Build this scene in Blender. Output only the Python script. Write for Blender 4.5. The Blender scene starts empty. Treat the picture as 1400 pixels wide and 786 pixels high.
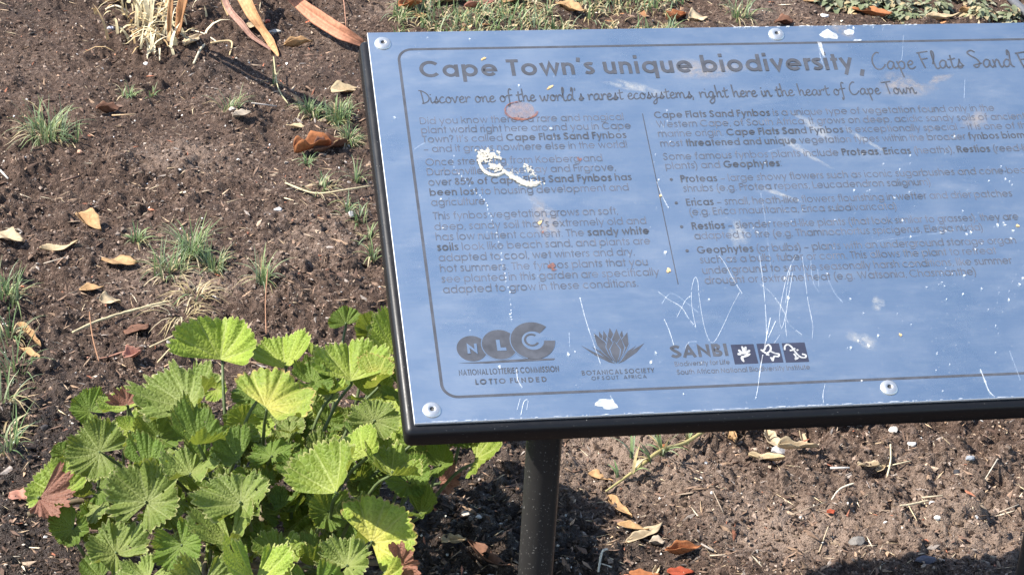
import bpy, bmesh, math, random
import numpy as np
from mathutils import Vector, Matrix

SC = bpy.context.scene
COL = SC.collection
rnd = random.Random(7)
npr = np.random.RandomState(11)

# ------------------------------------------------------------------ camera
F = 3167.24                                             # focal length in photo pixels (photo 1400 x 786)
RW = np.array([[0.98551961, -0.16183425, 0.05060406],   # rows: camera right, down, forward in world axes
               [-0.03350941, -0.47844152, -0.87747982],
               [0.16621738, 0.86307786, -0.47693647]])
HT = 0.643                                              # height of the sign plate's top left corner
TILT = math.radians(24.592)
PH, PW = 0.4647, 0.805                                  # plate height, width
CP = np.array([-0.24897294, -2.1293312, 0.88237699 + HT])
cam = bpy.data.cameras.new("camera")
cam.sensor_width = 36.0
cam.lens = F / 1400 * 36
cam.clip_start, cam.clip_end = 0.05, 600
co = bpy.data.objects.new("camera", cam)
COL.objects.link(co)
M = Matrix.Identity(4)
for i in range(3):
    M[i][0], M[i][1], M[i][2], M[i][3] = RW[0][i], -RW[1][i], -RW[2][i], CP[i]
co.matrix_world = M
SC.camera = co

# ------------------------------------------------------------------ light
SUN = np.array([-0.648, 0.062, 0.759]); SUN /= np.linalg.norm(SUN)
w = bpy.data.worlds.new("World"); SC.world = w; w.use_nodes = True
nt = w.node_tree
sky = nt.nodes.new("ShaderNodeTexSky"); sky.sky_type = 'NISHITA'; sky.sun_disc = False
sky.sun_elevation = math.asin(SUN[2])
sky.sun_rotation = math.atan2(SUN[0], SUN[1])
sky.air_density = 1.0; sky.dust_density = 0.6; sky.ozone_density = 1.0
bg = nt.nodes["Background"]; bg.inputs[1].default_value = 0.12
nt.links.new(sky.outputs[0], bg.inputs[0])
sl = bpy.data.lights.new("sun", 'SUN'); sl.energy = 4.4; sl.angle = math.radians(0.55); sl.color = (1.0, 0.945, 0.865)
so = bpy.data.objects.new("sun", sl); COL.objects.link(so)
so.rotation_euler = Vector(-SUN).to_track_quat('-Z', 'Y').to_euler()
SC.view_settings.view_transform = 'Standard'
SC.view_settings.look = 'None'
SC.view_settings.exposure = 1.22
SC.view_settings.gamma = 1.0
SC.view_settings.use_curve_mapping = False

# ------------------------------------------------------------------ pixel <-> place helpers
def ray(x, y):
    return RW.T @ np.array([x - 700.0, y - 393.0, F])
def at_z(x, y, z=0.0):
    d = ray(x, y); return CP + d * (z - CP[2]) / d[2]
def pxm(P):
    return F / float(RW[2] @ (np.asarray(P) - CP))      # photo pixels per metre at a point
O = np.array([0.0, 0.0, HT])
AU = np.array([1.0, 0, 0]); AV = np.array([0, math.cos(TILT), math.sin(TILT)]); AN = np.array([0, -math.sin(TILT), math.cos(TILT)])
def uv(x, y):                                           # photo pixel -> plate coordinates
    d = ray(x, y); s = ((O - CP) @ AN) / (d @ AN); q = CP + d * s - O
    return float(q @ AU), float(q @ AV)
def pl(u, v, n=0.0):
    return O + AU * u + AV * v + AN * n

# ------------------------------------------------------------------ scene helpers
def tag(o, label=None, cat=None, group=None, kind=None):
    if label: o["label"] = label
    if cat: o["category"] = cat
    if group: o["group"] = group
    if kind: o["kind"] = kind
    return o
def empty(name, loc):
    o = bpy.data.objects.new(name, None); o.empty_display_size = 0.05
    COL.objects.link(o); o.location = loc; return o
def mesh(name, V, Fc, mats, origin=(0, 0, 0), parent=None, smooth=False, attrs=None, midx=None, loc=None, sharp=None):
    me = bpy.data.meshes.new(name)
    V = np.asarray(V, dtype=float) - np.asarray(origin, dtype=float)
    me.from_pydata(V.tolist(), [], [list(map(int, f)) for f in Fc])
    if not isinstance(mats, (list, tuple)): mats = [mats]
    for m in mats: me.materials.append(m)
    if midx is not None: me.polygons.foreach_set("material_index", np.asarray(midx, dtype=np.int32))
    if smooth: me.polygons.foreach_set("use_smooth", np.ones(len(Fc), dtype=bool))
    for k, (ty, a) in (attrs or {}).items():
        at = me.attributes.new(k, ty, 'POINT')
        a = np.asarray(a, dtype=np.float32)
        if ty == 'FLOAT': at.data.foreach_set("value", a.ravel())
        else:
            if a.shape[1] == 3: a = np.hstack([a, np.ones((len(a), 1), np.float32)])
            at.data.foreach_set("color", a.ravel())
    me.update()
    o = bpy.data.objects.new(name, me); COL.objects.link(o)
    if parent is not None: o.parent = parent
    if loc is not None: o.location = loc
    return o
class MB:
    def __init__(s): s.V = []; s.F = []; s.C = []; s.n = 0
    def add(s, V, Fc, c=None):
        V = np.asarray(V, float); s.V.append(V)
        s.F += [[i + s.n for i in f] for f in Fc]
        if c is not None:
            c = np.asarray(c, float)
            s.C.append(np.tile(c, (len(V), 1)) if c.ndim == 1 else c)
        s.n += len(V)
    def build(s, name, mat, **k):
        V = np.vstack(s.V)
        if s.C: k.setdefault("attrs", {})["col"] = ('FLOAT_COLOR', np.vstack(s.C))
        return mesh(name, V, s.F, mat, **k)
def tube(mb, P, rad, seg=8, c=None, cap=True):
    P = [np.asarray(p, float) for p in P]; n = len(P)
    R_ = rad if isinstance(rad, (list, tuple, np.ndarray)) else [rad] * n
    V = []; ref = np.array([0.31, 0.17, 0.93])
    for i in range(n):
        t = P[min(i + 1, n - 1)] - P[max(i - 1, 0)]; t /= np.linalg.norm(t) + 1e-12
        a = np.cross(t, ref); a /= np.linalg.norm(a) + 1e-9; b = np.cross(t, a)
        for k in range(seg):
            th = 2 * math.pi * k / seg; V.append(P[i] + R_[i] * (math.cos(th) * a + math.sin(th) * b))
    Fc = []
    for i in range(n - 1):
        for k in range(seg):
            Fc.append([i * seg + k, i * seg + (k + 1) % seg, (i + 1) * seg + (k + 1) % seg, (i + 1) * seg + k])
    if cap:
        Fc.append(list(range(seg))[::-1]); Fc.append([(n - 1) * seg + k for k in range(seg)])
    mb.add(V, Fc, c)
def smooth_pts(pts, k=6, closed=False):
    p = [np.asarray(q, float) for q in pts]; n = len(p); out = []
    if n < 3: return p
    rng = range(n if closed else n - 1)
    for i in rng:
        if closed: a, b, c, d = p[i - 1], p[i], p[(i + 1) % n], p[(i + 2) % n]
        else: a, b, c, d = p[max(i - 1, 0)], p[i], p[i + 1], p[min(i + 2, n - 1)]
        for j in range(k):
            t = j / k
            out.append(0.5 * (2 * b + (c - a) * t + (2 * a - 5 * b + 4 * c - d) * t * t + (3 * b - a - 3 * c + d) * t ** 3))
    if not closed: out.append(p[-1])
    return out
# value noise (numpy)
_T = np.random.RandomState(3).rand(256, 256)
def vnoise(x, y):
    xi = np.floor(x).astype(int); yi = np.floor(y).astype(int); fx = x - xi; fy = y - yi
    fx = fx * fx * (3 - 2 * fx); fy = fy * fy * (3 - 2 * fy)
    a = _T[xi % 256, yi % 256]; b = _T[(xi + 1) % 256, yi % 256]; c = _T[xi % 256, (yi + 1) % 256]; d = _T[(xi + 1) % 256, (yi + 1) % 256]
    return (a * (1 - fx) + b * fx) * (1 - fy) + (c * (1 - fx) + d * fx) * fy
def fbm(x, y, o=3):
    s = 0; a = 1; tot = 0
    for i in range(o):
        s = s + a * vnoise(x * 2 ** i + 17 * i, y * 2 ** i + 31 * i); tot += a; a *= 0.5
    return s / tot

# ------------------------------------------------------------------ materials
def mat(name):
    m = bpy.data.materials.new(name); m.use_nodes = True
    nt = m.node_tree; return m, nt, nt.nodes["Principled BSDF"]
def node(nt, ty, ins=None, **props):
    n = nt.nodes.new(ty)
    for k, v in props.items(): setattr(n, k, v)
    for k, v in (ins or {}).items():
        if isinstance(v, bpy.types.NodeSocket): nt.links.new(v, n.inputs[k])
        else: n.inputs[k].default_value = v
    return n
def math_(nt, op, a, b=0.0, c=0.0, clamp=False):
    n = node(nt, "ShaderNodeMath", {0: a, 1: b, 2: c}, operation=op); n.use_clamp = clamp; return n.outputs[0]
def ramp(nt, fac, stops, interp='LINEAR'):
    n = nt.nodes.new("ShaderNodeValToRGB"); nt.links.new(fac, n.inputs[0]); cr = n.color_ramp; cr.interpolation = interp
    while len(cr.elements) < len(stops): cr.elements.new(0.5)
    for e, (p, c) in zip(cr.elements, stops):
        e.position = p; e.color = (c, c, c, 1) if isinstance(c, (int, float)) else (*c, 1)
    return n.outputs[0]
def mix(nt, fac, a, b, bt='MIX'):
    n = nt.nodes.new("ShaderNodeMix"); n.data_type = 'RGBA'; n.blend_type = bt
    for i, v in ((0, fac), (6, a), (7, b)):
        if isinstance(v, bpy.types.NodeSocket): nt.links.new(v, n.inputs[i])
        else: n.inputs[i].default_value = v if i == 0 else (*v, 1) if len(v) == 3 else v
    return n.outputs[2]
def noise(nt, scale, detail=3, rough=0.6, vec=None, out=0):
    n = node(nt, "ShaderNodeTexNoise", {"Scale": scale, "Detail": detail, "Roughness": rough})
    if vec is not None: nt.links.new(vec, n.inputs["Vector"])
    return n.outputs[out]
def attr(nt, name, out="Fac"):
    return node(nt, "ShaderNodeAttribute", attribute_name=name).outputs[out]
def bump(nt, bs, h, dist, strength=1.0, prev=None):
    n = node(nt, "ShaderNodeBump", {"Height": h, "Distance": dist, "Strength": strength})
    if prev is not None: nt.links.new(prev, n.inputs["Normal"])
    if bs is not None: nt.links.new(n.outputs[0], bs.inputs["Normal"])
    return n.outputs[0]
def geo_pos(nt): return nt.nodes.new("ShaderNodeNewGeometry").outputs["Position"]
def plain(name, col, rough=0.6, metal=0.0, spec=0.5, var=0.0, scale=60, bmp=0.0):
    m, nt, b = mat(name)
    b.inputs["Roughness"].default_value = rough; b.inputs["Metallic"].default_value = metal
    b.inputs["Specular IOR Level"].default_value = spec
    if var:
        p = geo_pos(nt); n = noise(nt, scale, 4, 0.6, p)
        c0 = tuple(max(0, x * (1 - var)) for x in col); c1 = tuple(min(1, x * (1 + var)) for x in col)
        nt.links.new(ramp(nt, n, [(0.3, c0), (0.7, c1)]), b.inputs["Base Color"])
        if bmp: bump(nt, b, n, bmp)
    else: b.inputs["Base Color"].default_value = (*col, 1)
    return m
def vcol(name, rough=0.8, trans=0.0, var=0.25, scale=250, spec=0.3, bmp=0.0006):
    """material whose colour is stored per piece in the attribute col"""
    m, nt, b = mat(name); c = attr(nt, "col", "Color"); p = geo_pos(nt)
    n = noise(nt, scale, 3, 0.6, p)
    c2 = mix(nt, 1.0, c, ramp(nt, n, [(0.25, 1 - var), (0.75, 1 + var)]), 'MULTIPLY')
    nt.links.new(c2, b.inputs["Base Color"]); b.inputs["Roughness"].default_value = rough
    b.inputs["Specular IOR Level"].default_value = spec
    if bmp: bump(nt, b, n, bmp)
    if trans:
        t = node(nt, "ShaderNodeBsdfTranslucent", {"Color": c2}); ms = node(nt, "ShaderNodeMixShader", {0: trans})
        nt.links.new(b.outputs[0], ms.inputs[1]); nt.links.new(t.outputs[0], ms.inputs[2])
        nt.links.new(ms.outputs[0], nt.nodes["Material Output"].inputs[0])
    return m

# ------------------------------------------------------------------ ground
def axis(lo, hi, step, far):
    a = list(np.arange(lo, hi + 1e-6, step)); d = step; x = hi
    up = []
    while x < far: d *= 1.35; x += d; up.append(x)
    d = step; x = lo; dn = []
    while x > -far: d *= 1.35; x -= d; dn.append(x)
    return np.array(dn[::-1] + a + up)
gx = axis(-0.60, 1.55, 0.0032, 250.0); gy = axis(-0.26, 1.90, 0.0032, 250.0)
def relief(x, y):
    h = 0.030 * (fbm(x * 3.1 + 5, y * 3.1 + 9, 2) - 0.5)
    h = h + 0.020 * (fbm(x * 14 + 3, y * 14 + 7, 2) - 0.5)
    loose = 0.35 + 1.3 * np.clip(fbm(x * 5 + 40, y * 5 + 2, 2) * 1.6 - .35, 0, 1)
    wx = x + .012 * (vnoise(x * 40 + 3, y * 40) - .5); wy = y + .012 * (vnoise(x * 40, y * 40 + 8) - .5)
    c = fbm(wx * 34, wy * 34, 2); h = h + 0.026 * np.maximum(c - 0.46, 0) * loose - 0.016 * np.maximum(.42 - c, 0) * loose
    c = fbm(wx * 85 + 7, wy * 85, 2); h = h + 0.0105 * np.maximum(c - 0.45, -.12) * loose
    h = h + 0.0060 * (vnoise(wx * 190, wy * 190) - 0.5) * loose + 0.0022 * (vnoise(x * 310, y * 310) - 0.5)
    return h
GX, GY = np.meshgrid(gx, gy, indexing='ij')
near = np.exp(-np.maximum(0, np.hypot(GX - 0.5, GY - 0.8) - 1.8) / 2.0)
GZ = relief(GX, GY) * near
def hz(x, y):
    i = np.clip(np.searchsorted(gx, x) - 1, 0, len(gx) - 2); j = np.clip(np.searchsorted(gy, y) - 1, 0, len(gy) - 2)
    fx = (x - gx[i]) / (gx[i + 1] - gx[i]); fy = (y - gy[j]) / (gy[j + 1] - gy[j])
    return (GZ[i, j] * (1 - fx) + GZ[i + 1, j] * fx) * (1 - fy) + (GZ[i, j + 1] * (1 - fx) + GZ[i + 1, j + 1] * fx) * fy
def gnd(x, y):                                           # photo pixel -> point on the soil
    P = at_z(x, y); return np.array([P[0], P[1], float(hz(P[0], P[1]))])
def blob(px, py, wx, wy):
    P = at_z(px, py); k = pxm(P); return P[0], P[1], wx / k, wy / k * 2.0
dry = 0.30 * (fbm(GX * 4 + 1, GY * 4 + 2, 3) - 0.45)
for (px, py, a, b_, s) in [(240, 215, 90, 35, .5), (270, 380, 120, 40, .35), (440, 330, 90, 60, .35), (60, 90, 90, 40, .2), (820, 625, 110, 40, .6), (960, 660, 150, 50, .38),
                           (1080, 730, 110, 35, .7), (1280, 680, 160, 70, .40), (1330, 740, 120, 25, .35), (350, 130, 120, 30, .25), (540, 20, 50, 25, .5), (1050, 15, 60, 30, .3), (450, 60, 60, 30, .25)]:
    X0, Y0, sx, sy = blob(px, py, a, b_); dry = dry + s * np.exp(-((GX - X0) / sx) ** 2 - ((GY - Y0) / sy) ** 2)
wet = np.zeros_like(GX)  # soil wetness; also carries shade painted into the soil beside the post
for (px, py, a, b_, s) in [(40, 720, 130, 130, 1.0), (70, 610, 110, 60, .6), (645, 725, 125, 105, 1.25), (330, 640, 230, 120, .7), (820, 750, 90, 50, .7), (300, 95, 90, 25, .5), (960, 745, 60, 20, .4), (60, 480, 90, 60, .45), (40, 20, 120, 25, .4)]:  # damp spots; the strong one left of the post paints in the bush's shade
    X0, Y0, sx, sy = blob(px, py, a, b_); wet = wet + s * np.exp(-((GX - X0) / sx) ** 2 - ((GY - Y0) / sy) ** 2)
nX, nY = GX.shape
idx = np.arange(nX * nY).reshape(nX, nY)
Fq = np.stack([idx[:-1, :-1], idx[1:, :-1], idx[1:, 1:], idx[:-1, 1:]], -1).reshape(-1, 4)
m_soil, nt, b = mat("soil")
pos = geo_pos(nt)
n1 = noise(nt, 140, 4, 0.7, pos); n2 = noise(nt, 18, 4, 0.65, pos); n3 = noise(nt, 520, 2, 0.6, pos)
soilc = ramp(nt, n1, [(0.28, (0.028, 0.017, 0.012)), (0.48, (0.076, 0.046, 0.032)), (0.62, (0.132, 0.085, 0.060)), (0.80, (0.24, 0.168, 0.128))])
soilc = mix(nt, ramp(nt, n2, [(0.40, 0.0), (0.66, 0.6)]), soilc, (0.126, 0.081, 0.057))
soilc = mix(nt, 1.0, soilc, ramp(nt, n3, [(0.3, 0.6), (0.7, 1.45)]), 'MULTIPLY')
dn = math_(nt, 'ADD', attr(nt, "dry"), math_(nt, 'MULTIPLY', math_(nt, 'SUBTRACT', n1, 0.5), 1.3))
soilc = mix(nt, ramp(nt, dn, [(0.12, 0.0), (0.62, 0.85)]), soilc, (0.315, 0.230, 0.176))
soilc = mix(nt, ramp(nt, attr(nt, "wet"), [(0.15, 0.0), (0.9, 0.72)]), soilc, (0.020, 0.014, 0.011))  # darkens damp soil, and paints the shade by the post
vo = node(nt, "ShaderNodeTexVoronoi", {"Scale": 260.0, "Randomness": 1.0}); nt.links.new(pos, vo.inputs["Vector"])
cell = node(nt, "ShaderNodeSeparateColor", {0: vo.outputs["Color"]}).outputs[0]
fleck = math_(nt, 'MULTIPLY', ramp(nt, cell, [(0.955, 0.0), (0.965, 1.0)]), ramp(nt, vo.outputs["Distance"], [(0.22, 1.0), (0.32, 0.0)]))
soilc = mix(nt, fleck, soilc, (0.42, 0.36, 0.30))
nt.links.new(soilc, b.inputs["Base Color"])
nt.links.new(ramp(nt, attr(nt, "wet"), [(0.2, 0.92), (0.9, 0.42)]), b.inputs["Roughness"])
b.inputs["Specular IOR Level"].default_value = 0.35
bp = bump(nt, None, n1, 0.007, 1.0); bump(nt, b, n3, 0.004, 1.0, bp)
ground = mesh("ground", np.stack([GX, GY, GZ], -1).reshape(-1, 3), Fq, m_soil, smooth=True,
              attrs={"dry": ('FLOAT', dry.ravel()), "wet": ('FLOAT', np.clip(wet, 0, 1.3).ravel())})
tag(ground, "dark brown garden soil with paler dry sandy patches", "soil", kind="structure")
def field(A, x, y):
    i = np.clip(np.searchsorted(gx, x) - 1, 0, len(gx) - 2); j = np.clip(np.searchsorted(gy, y) - 1, 0, len(gy) - 2); return A[i, j]

# ------------------------------------------------------------------ the sign
m_black = None
def black_paint(name, dusty):
    m, nt, b = mat(name); p = geo_pos(nt)
    z = node(nt, "ShaderNodeSeparateXYZ", {0: p}).outputs[2]
    n = noise(nt, 45, 5, 0.7, p); sp = math_(nt, 'ADD', noise(nt, 420, 3, 0.6, p), math_(nt, 'MULTIPLY', math_(nt, 'SUBTRACT', n, .5), .22))
    low = ramp(nt, math_(nt, 'ADD', z, math_(nt, 'MULTIPLY', math_(nt, 'SUBTRACT', n, 0.5), 0.10)), [(0.29, 1.0), (0.40, 0.0)])
    base = (0.0085, 0.0085, 0.0095)
    if dusty:
        d = math_(nt, 'MULTIPLY', low, 0.55)
        c = mix(nt, d, base, (0.040, 0.038, 0.035))
        spk = ramp(nt, sp, [(0.655, 0.0), (0.70, 0.6)])
        c = mix(nt, math_(nt, 'MULTIPLY', spk, math_(nt, 'ADD', low, 0.12), clamp=True), c, (0.36, 0.34, 0.31))
    else:
        spk = ramp(nt, noise(nt, 600, 2, 0.5, p), [(0.72, 0.0), (0.76, 0.7)])
        c = mix(nt, spk, base, (0.25, 0.24, 0.22))
    nt.links.new(c, b.inputs["Base Color"])
    nt.links.new(ramp(nt, n, [(0.3, 0.30), (0.75, 0.48)]), b.inputs["Roughness"])
    b.inputs["Specular IOR Level"].default_value = 0.28
    bump(nt, b, noise(nt, 900, 2, 0.5, p), 0.00012, 0.4)
    return m
m_frame = black_paint("black_powder_coat", False); m_post = black_paint("dusty_black_powder_coat", True)

m_plate, nt, b = mat("weathered_aluminium")
uvn = node(nt, "ShaderNodeTexCoord").outputs["Object"]
def scaled(v, s): return node(nt, "ShaderNodeMapping", {"Vector": v, "Scale": s}).outputs[0]
br = noise(nt, 1.0, 4, 0.7, scaled(uvn, (6.0, 700.0, 700.0)))
br2 = noise(nt, 1.0, 3, 0.6, scaled(uvn, (18.0, 260.0, 260.0)))
cl = noise(nt, 9.0, 5, 0.62, uvn); cl2 = noise(nt, 26.0, 4, 0.65, scaled(uvn, (0.6, 1.5, 1.5)))
c = ramp(nt, cl, [(0.35, (0.562, 0.660, 0.712)), (0.65, (0.640, 0.708, 0.738))])
c = mix(nt, ramp(nt, br2, [(0.35, 0.0), (0.7, 0.35)]), c, (0.74, 0.765, 0.79))
sm = noise(nt, 16.0, 6, 0.68, node(nt, 'ShaderNodeMapping', {'Vector': uvn, 'Rotation': (0, 0, 0.9), 'Scale': (1.0, 2.6, 1.0)}).outputs[0])
dust = noise(nt, 340.0, 2, 0.5, uvn)
film = math_(nt, 'ADD', ramp(nt, cl2, [(0.46, 0.0), (0.80, 0.22)]), ramp(nt, sm, [(0.52, 0.0), (0.78, 0.30)]), clamp=True)
film = math_(nt, 'ADD', film, ramp(nt, dust, [(0.66, 0.0), (0.74, 0.35)]), clamp=True)
c = mix(nt, film, c, (0.60, 0.585, 0.59))
nt.links.new(c, b.inputs["Base Color"])
nt.links.new(ramp(nt, film, [(0.0, 0.97), (1.0, 0.70)]), b.inputs["Metallic"])
nt.links.new(ramp(nt, cl, [(0.3, 0.25), (0.7, 0.33)]), b.inputs["Roughness"])
bump(nt, b, br, 0.00004, 0.5)
m_edge = plain("bare_plate_edge", (0.62, 0.62, 0.62), 0.45, 0.3)
m_print = plain("grey_etched_print", (0.062, 0.066, 0.078), 0.55, 0.0, 0.4, 0.25, 90)
m_thin = plain("worn_etched_print", (0.100, 0.106, 0.130), 0.55, 0.0, 0.4, 0.35, 70)
m_navy = plain("navy_etched_print", (0.030, 0.034, 0.058), 0.55, 0.0, 0.4, 0.2, 60)
m_scr = plain("white_scratch", (0.64, 0.65, 0.66), 0.6)
m_scr2 = plain("faint_scratch", (0.62, 0.68, 0.76), 0.45, 0.25)
m_haze = plain("pale_smear", (0.60, 0.60, 0.58), 0.6, 0.25, 0.4, 0.2, 80)
m_drop = plain("dried_white_dropping", (0.52, 0.48, 0.40), 0.85, 0, 0.2, 0.12, 220, 0.0005)
m_rust = plain("rust_brown_stain", (0.24, 0.105, 0.075), 0.8, 0, 0.2, 0.4, 260)
m_ochre = plain("ochre_spot", (0.60, 0.40, 0.20), 0.8, 0, 0.2, 0.3, 200)
m_film = plain("dull_stain_film", (0.34, 0.26, 0.25), 0.5, 0.2, 0.4, 0.15, 90)
m_rivet = plain("rivet_metal", (0.62, 0.62, 0.61), 0.36, 0.75)
def worn(m, lo, hi, scale, fade=False):
    nt = m.node_tree; b = nt.nodes["Principled BSDF"]
    a = ramp(nt, noise(nt, scale, 4, 0.65, geo_pos(nt)), [(0.36, lo), (0.64, hi)])
    if fade: a = math_(nt, 'MULTIPLY', a, attr(nt, "fade"))
    nt.links.new(a, b.inputs["Alpha"])
m_smear = plain("tan_smear", (0.42, 0.34, 0.27), 0.6, 0, .4)
m_pale = plain("pale_wipe_mark", (0.50, 0.48, 0.45), 0.55, 0.1, .4)
worn(m_scr, .25, .85, 260); worn(m_scr2, .25, .7, 200); worn(m_drop, .62, 1.0, 260); worn(m_rust, .35, .9, 420); worn(m_film, .25, .6, 200); worn(m_haze, .5, .9, 200)
worn(m_smear, .06, .42, 140, True); worn(m_pale, .05, .50, 160, True)
m_hole = plain("rivet_core", (0.05, 0.05, 0.05), 0.6)

POSTY = -0.285
SO = np.array([0.335, POSTY, 0.0])                       # sign root, on the ground between the posts
sign = empty("information_sign", SO)
tag(sign, "tilted silver information board in a black frame on black posts", "sign")

def rounded_box(u0, u1, v0, v1, n0, n1, rad, seg=3):
    bm = bmesh.new(); bmesh.ops.create_cube(bm, size=1.0)
    for v_ in bm.verts:
        v_.co = Vector((u0 + (v_.co.x + .5) * (u1 - u0), v0 + (v_.co.y + .5) * (v1 - v0), n0 + (v_.co.z + .5) * (n1 - n0)))
    bmesh.ops.bevel(bm, geom=list(bm.edges), offset=rad, segments=seg, profile=0.5, affect='EDGES')
    bm.verts.index_update()
    V = [pl(*v_.co) for v_ in bm.verts]; Fc = [[v_.index for v_ in f.verts] for f in bm.faces]; bm.free(); return V, Fc
E_ = 0.0085; TH = 0.027
V, Fc = rounded_box(-E_, PW + E_, -PH - E_, -0.006, -TH, -0.0032, 0.0065, 4)
frame = mesh("frame", V, Fc, m_frame, origin=SO, parent=sign, smooth=True)
V, Fc = rounded_box(0, PW, -PH, 0, -0.003, 0.0, 0.0004, 1)
# plate: plate faces use object coordinates in the board plane, so build it in board axes
plate = mesh("plate", [((np.array(q) - O) @ AU, (np.array(q) - O) @ AV, (np.array(q) - O) @ AN) for q in V], Fc, [m_plate, m_edge], parent=sign)
plate.matrix_local = Matrix.Translation(Vector(O - SO)) @ Matrix((AU, AV, AN)).transposed().to_4x4()
plate.data.polygons.foreach_set("material_index", np.array([0 if p.normal.z > 0.9 else 1 for p in plate.data.polygons], dtype=np.int32))
def on_plate(name, V, Fc, mats, **k):                    # V in (u, v, n)
    return mesh(name, V, Fc, mats, parent=plate, **k)

for px, py in ((737.5, 700), (1412, 786)):                # a pixel on each post's axis
    d = ray(px, py); P = CP + d * (POSTY - CP[1]) / d[1]
    ztop = HT + POSTY * math.tan(TILT) - 0.0275 / math.cos(TILT)
    mb = MB(); n = 36; r_ = 0.0172; V = []
    for lev in range(3):
        for k in range(n):
            t = 2 * math.pi * k / n; y = POSTY + r_ * math.sin(t)
            z = (-0.06, ztop * .5, ztop + (y - POSTY) * math.tan(TILT) + 0.002)[lev]
            V.append((P[0] + r_ * math.cos(t), y, z))
    Fc = [[l * n + k, l * n + (k + 1) % n, (l + 1) * n + (k + 1) % n, (l + 1) * n + k] for l in range(2) for k in range(n)]
    mesh("post", V, Fc, m_post, origin=SO, parent=sign, smooth=True)

# --- rivets
for (px, py) in [(523.5, 60), (1061.5, 47.5), (590.5, 560.5), (1215.5, 530)]:
    u, v = uv(px, py); mb = MB(); n = 20; prof = [(0.0083, 0.0002), (0.0080, 0.0010), (0.0062, 0.0019), (0.0040, 0.0024), (0.0022, 0.0023), (0.0019, 0.0012)]
    V = []; Fc = []
    for r_, z_ in prof:
        for k in range(n): V.append((u + r_ * math.cos(2 * math.pi * k / n), v + r_ * math.sin(2 * math.pi * k / n), z_))
    for i in range(len(prof) - 1):
        for k in range(n): Fc.append([i * n + k, i * n + (k + 1) % n, (i + 1) * n + (k + 1) % n, (i + 1) * n + k])
    Fc.append([(len(prof) - 1) * n + k for k in range(n)])
    on_plate("rivet", V, Fc, [m_rivet, m_hole], smooth=True, midx=[0] * (len(Fc) - 1 - n) + [1] * (n + 1))

# --- flat print on the plate: ribbons and polygons
class Print:
    def __init__(s): s.V = []; s.F = []; s.M = []; s.z = 0.00012; s.k = 0
    def ribbon(s, pts, w, m=0, closed=False, taper=False):
        p = [np.asarray(q, float)[:2] for q in pts]
        q = [p[0]]
        for a in p[1:]:
            if np.hypot(*(a - q[-1])) > 1e-6: q.append(a)
        if closed and np.hypot(*(q[0] - q[-1])) < 1e-6: q.pop()
        n = len(q)
        if n < 2: return
        z = s.z + 1.2e-5 * (s.k % 40); s.k += 1
        base = len(s.V)
        for i in range(n):
            a = q[i - 1] if (i > 0 or closed) else None; c = q[(i + 1) % n] if (i < n - 1 or closed) else None
            d1 = (q[i] - a) / np.hypot(*(q[i] - a)) if a is not None else None
            d2 = (c - q[i]) / np.hypot(*(c - q[i])) if c is not None else None
            if d1 is None: d1 = d2
            if d2 is None: d2 = d1
            nn = np.array([-(d1 + d2)[1], (d1 + d2)[0]]); L = np.hypot(*nn)
            if L < 1e-3: nn = np.array([-d1[1], d1[0]]); sc = 1
            else:
                nn /= L; sc = min(1 / max(0.3, nn @ np.array([-d1[1], d1[0]])), 2.2)
            ww = w * (math.sin(math.pi * (i + .35) / (n - .3)) ** .5 if taper else 1.0)
            o = nn * ww * 0.5 * sc
            s.V.append((*(q[i] + o), z)); s.V.append((*(q[i] - o), z))
        for i in range(n if closed else n - 1):
            j = (i + 1) % n; s.F.append([base + 2 * i, base + 2 * i + 1, base + 2 * j + 1, base + 2 * j]); s.M.append(m)
    def poly(s, pts, m=0, lift=0.0):
        z = s.z + 1.2e-5 * (s.k % 40) + lift; s.k += 1; b0 = len(s.V)
        pts = [tuple(p)[:2] for p in pts]
        ar = sum(pts[i - 1][0] * pts[i][1] - pts[i][0] * pts[i - 1][1] for i in range(len(pts)))
        if ar < 0: pts = pts[::-1]
        for p in pts: s.V.append((p[0], p[1], z))
        s.F.append(list(range(b0, b0 + len(pts)))); s.M.append(m)
    def blob(s, cx, cy, rx, ry, m=0, jag=0.3, n=18, rot=0):
        ph = [rnd.uniform(0, 6.3) for _ in range(3)]; pts = []
        for k in range(n):
            t = 2 * math.pi * k / n; r_ = 1 + jag * (0.5 * math.sin(2 * t + ph[0]) + 0.35 * math.sin(3 * t + ph[1]) + 0.3 * math.sin(5 * t + ph[2]) + rnd.uniform(-.3, .3))
            x = rx * r_ * math.cos(t); y = ry * r_ * math.sin(t)
            pts.append((cx + x * math.cos(rot) - y * math.sin(rot), cy + x * math.sin(rot) + y * math.cos(rot)))
        b0 = len(s.V); z = s.z + 1.2e-5 * (s.k % 40); s.k += 1
        s.V.append((cx, cy, z)); s.V += [(x, y, z) for x, y in pts]
        for k in range(n): s.F.append([b0, b0 + 1 + k, b0 + 1 + (k + 1) % n]); s.M.append(m)
    def build(s, name, mats): return on_plate(name, s.V, s.F, mats, midx=s.M)

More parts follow.
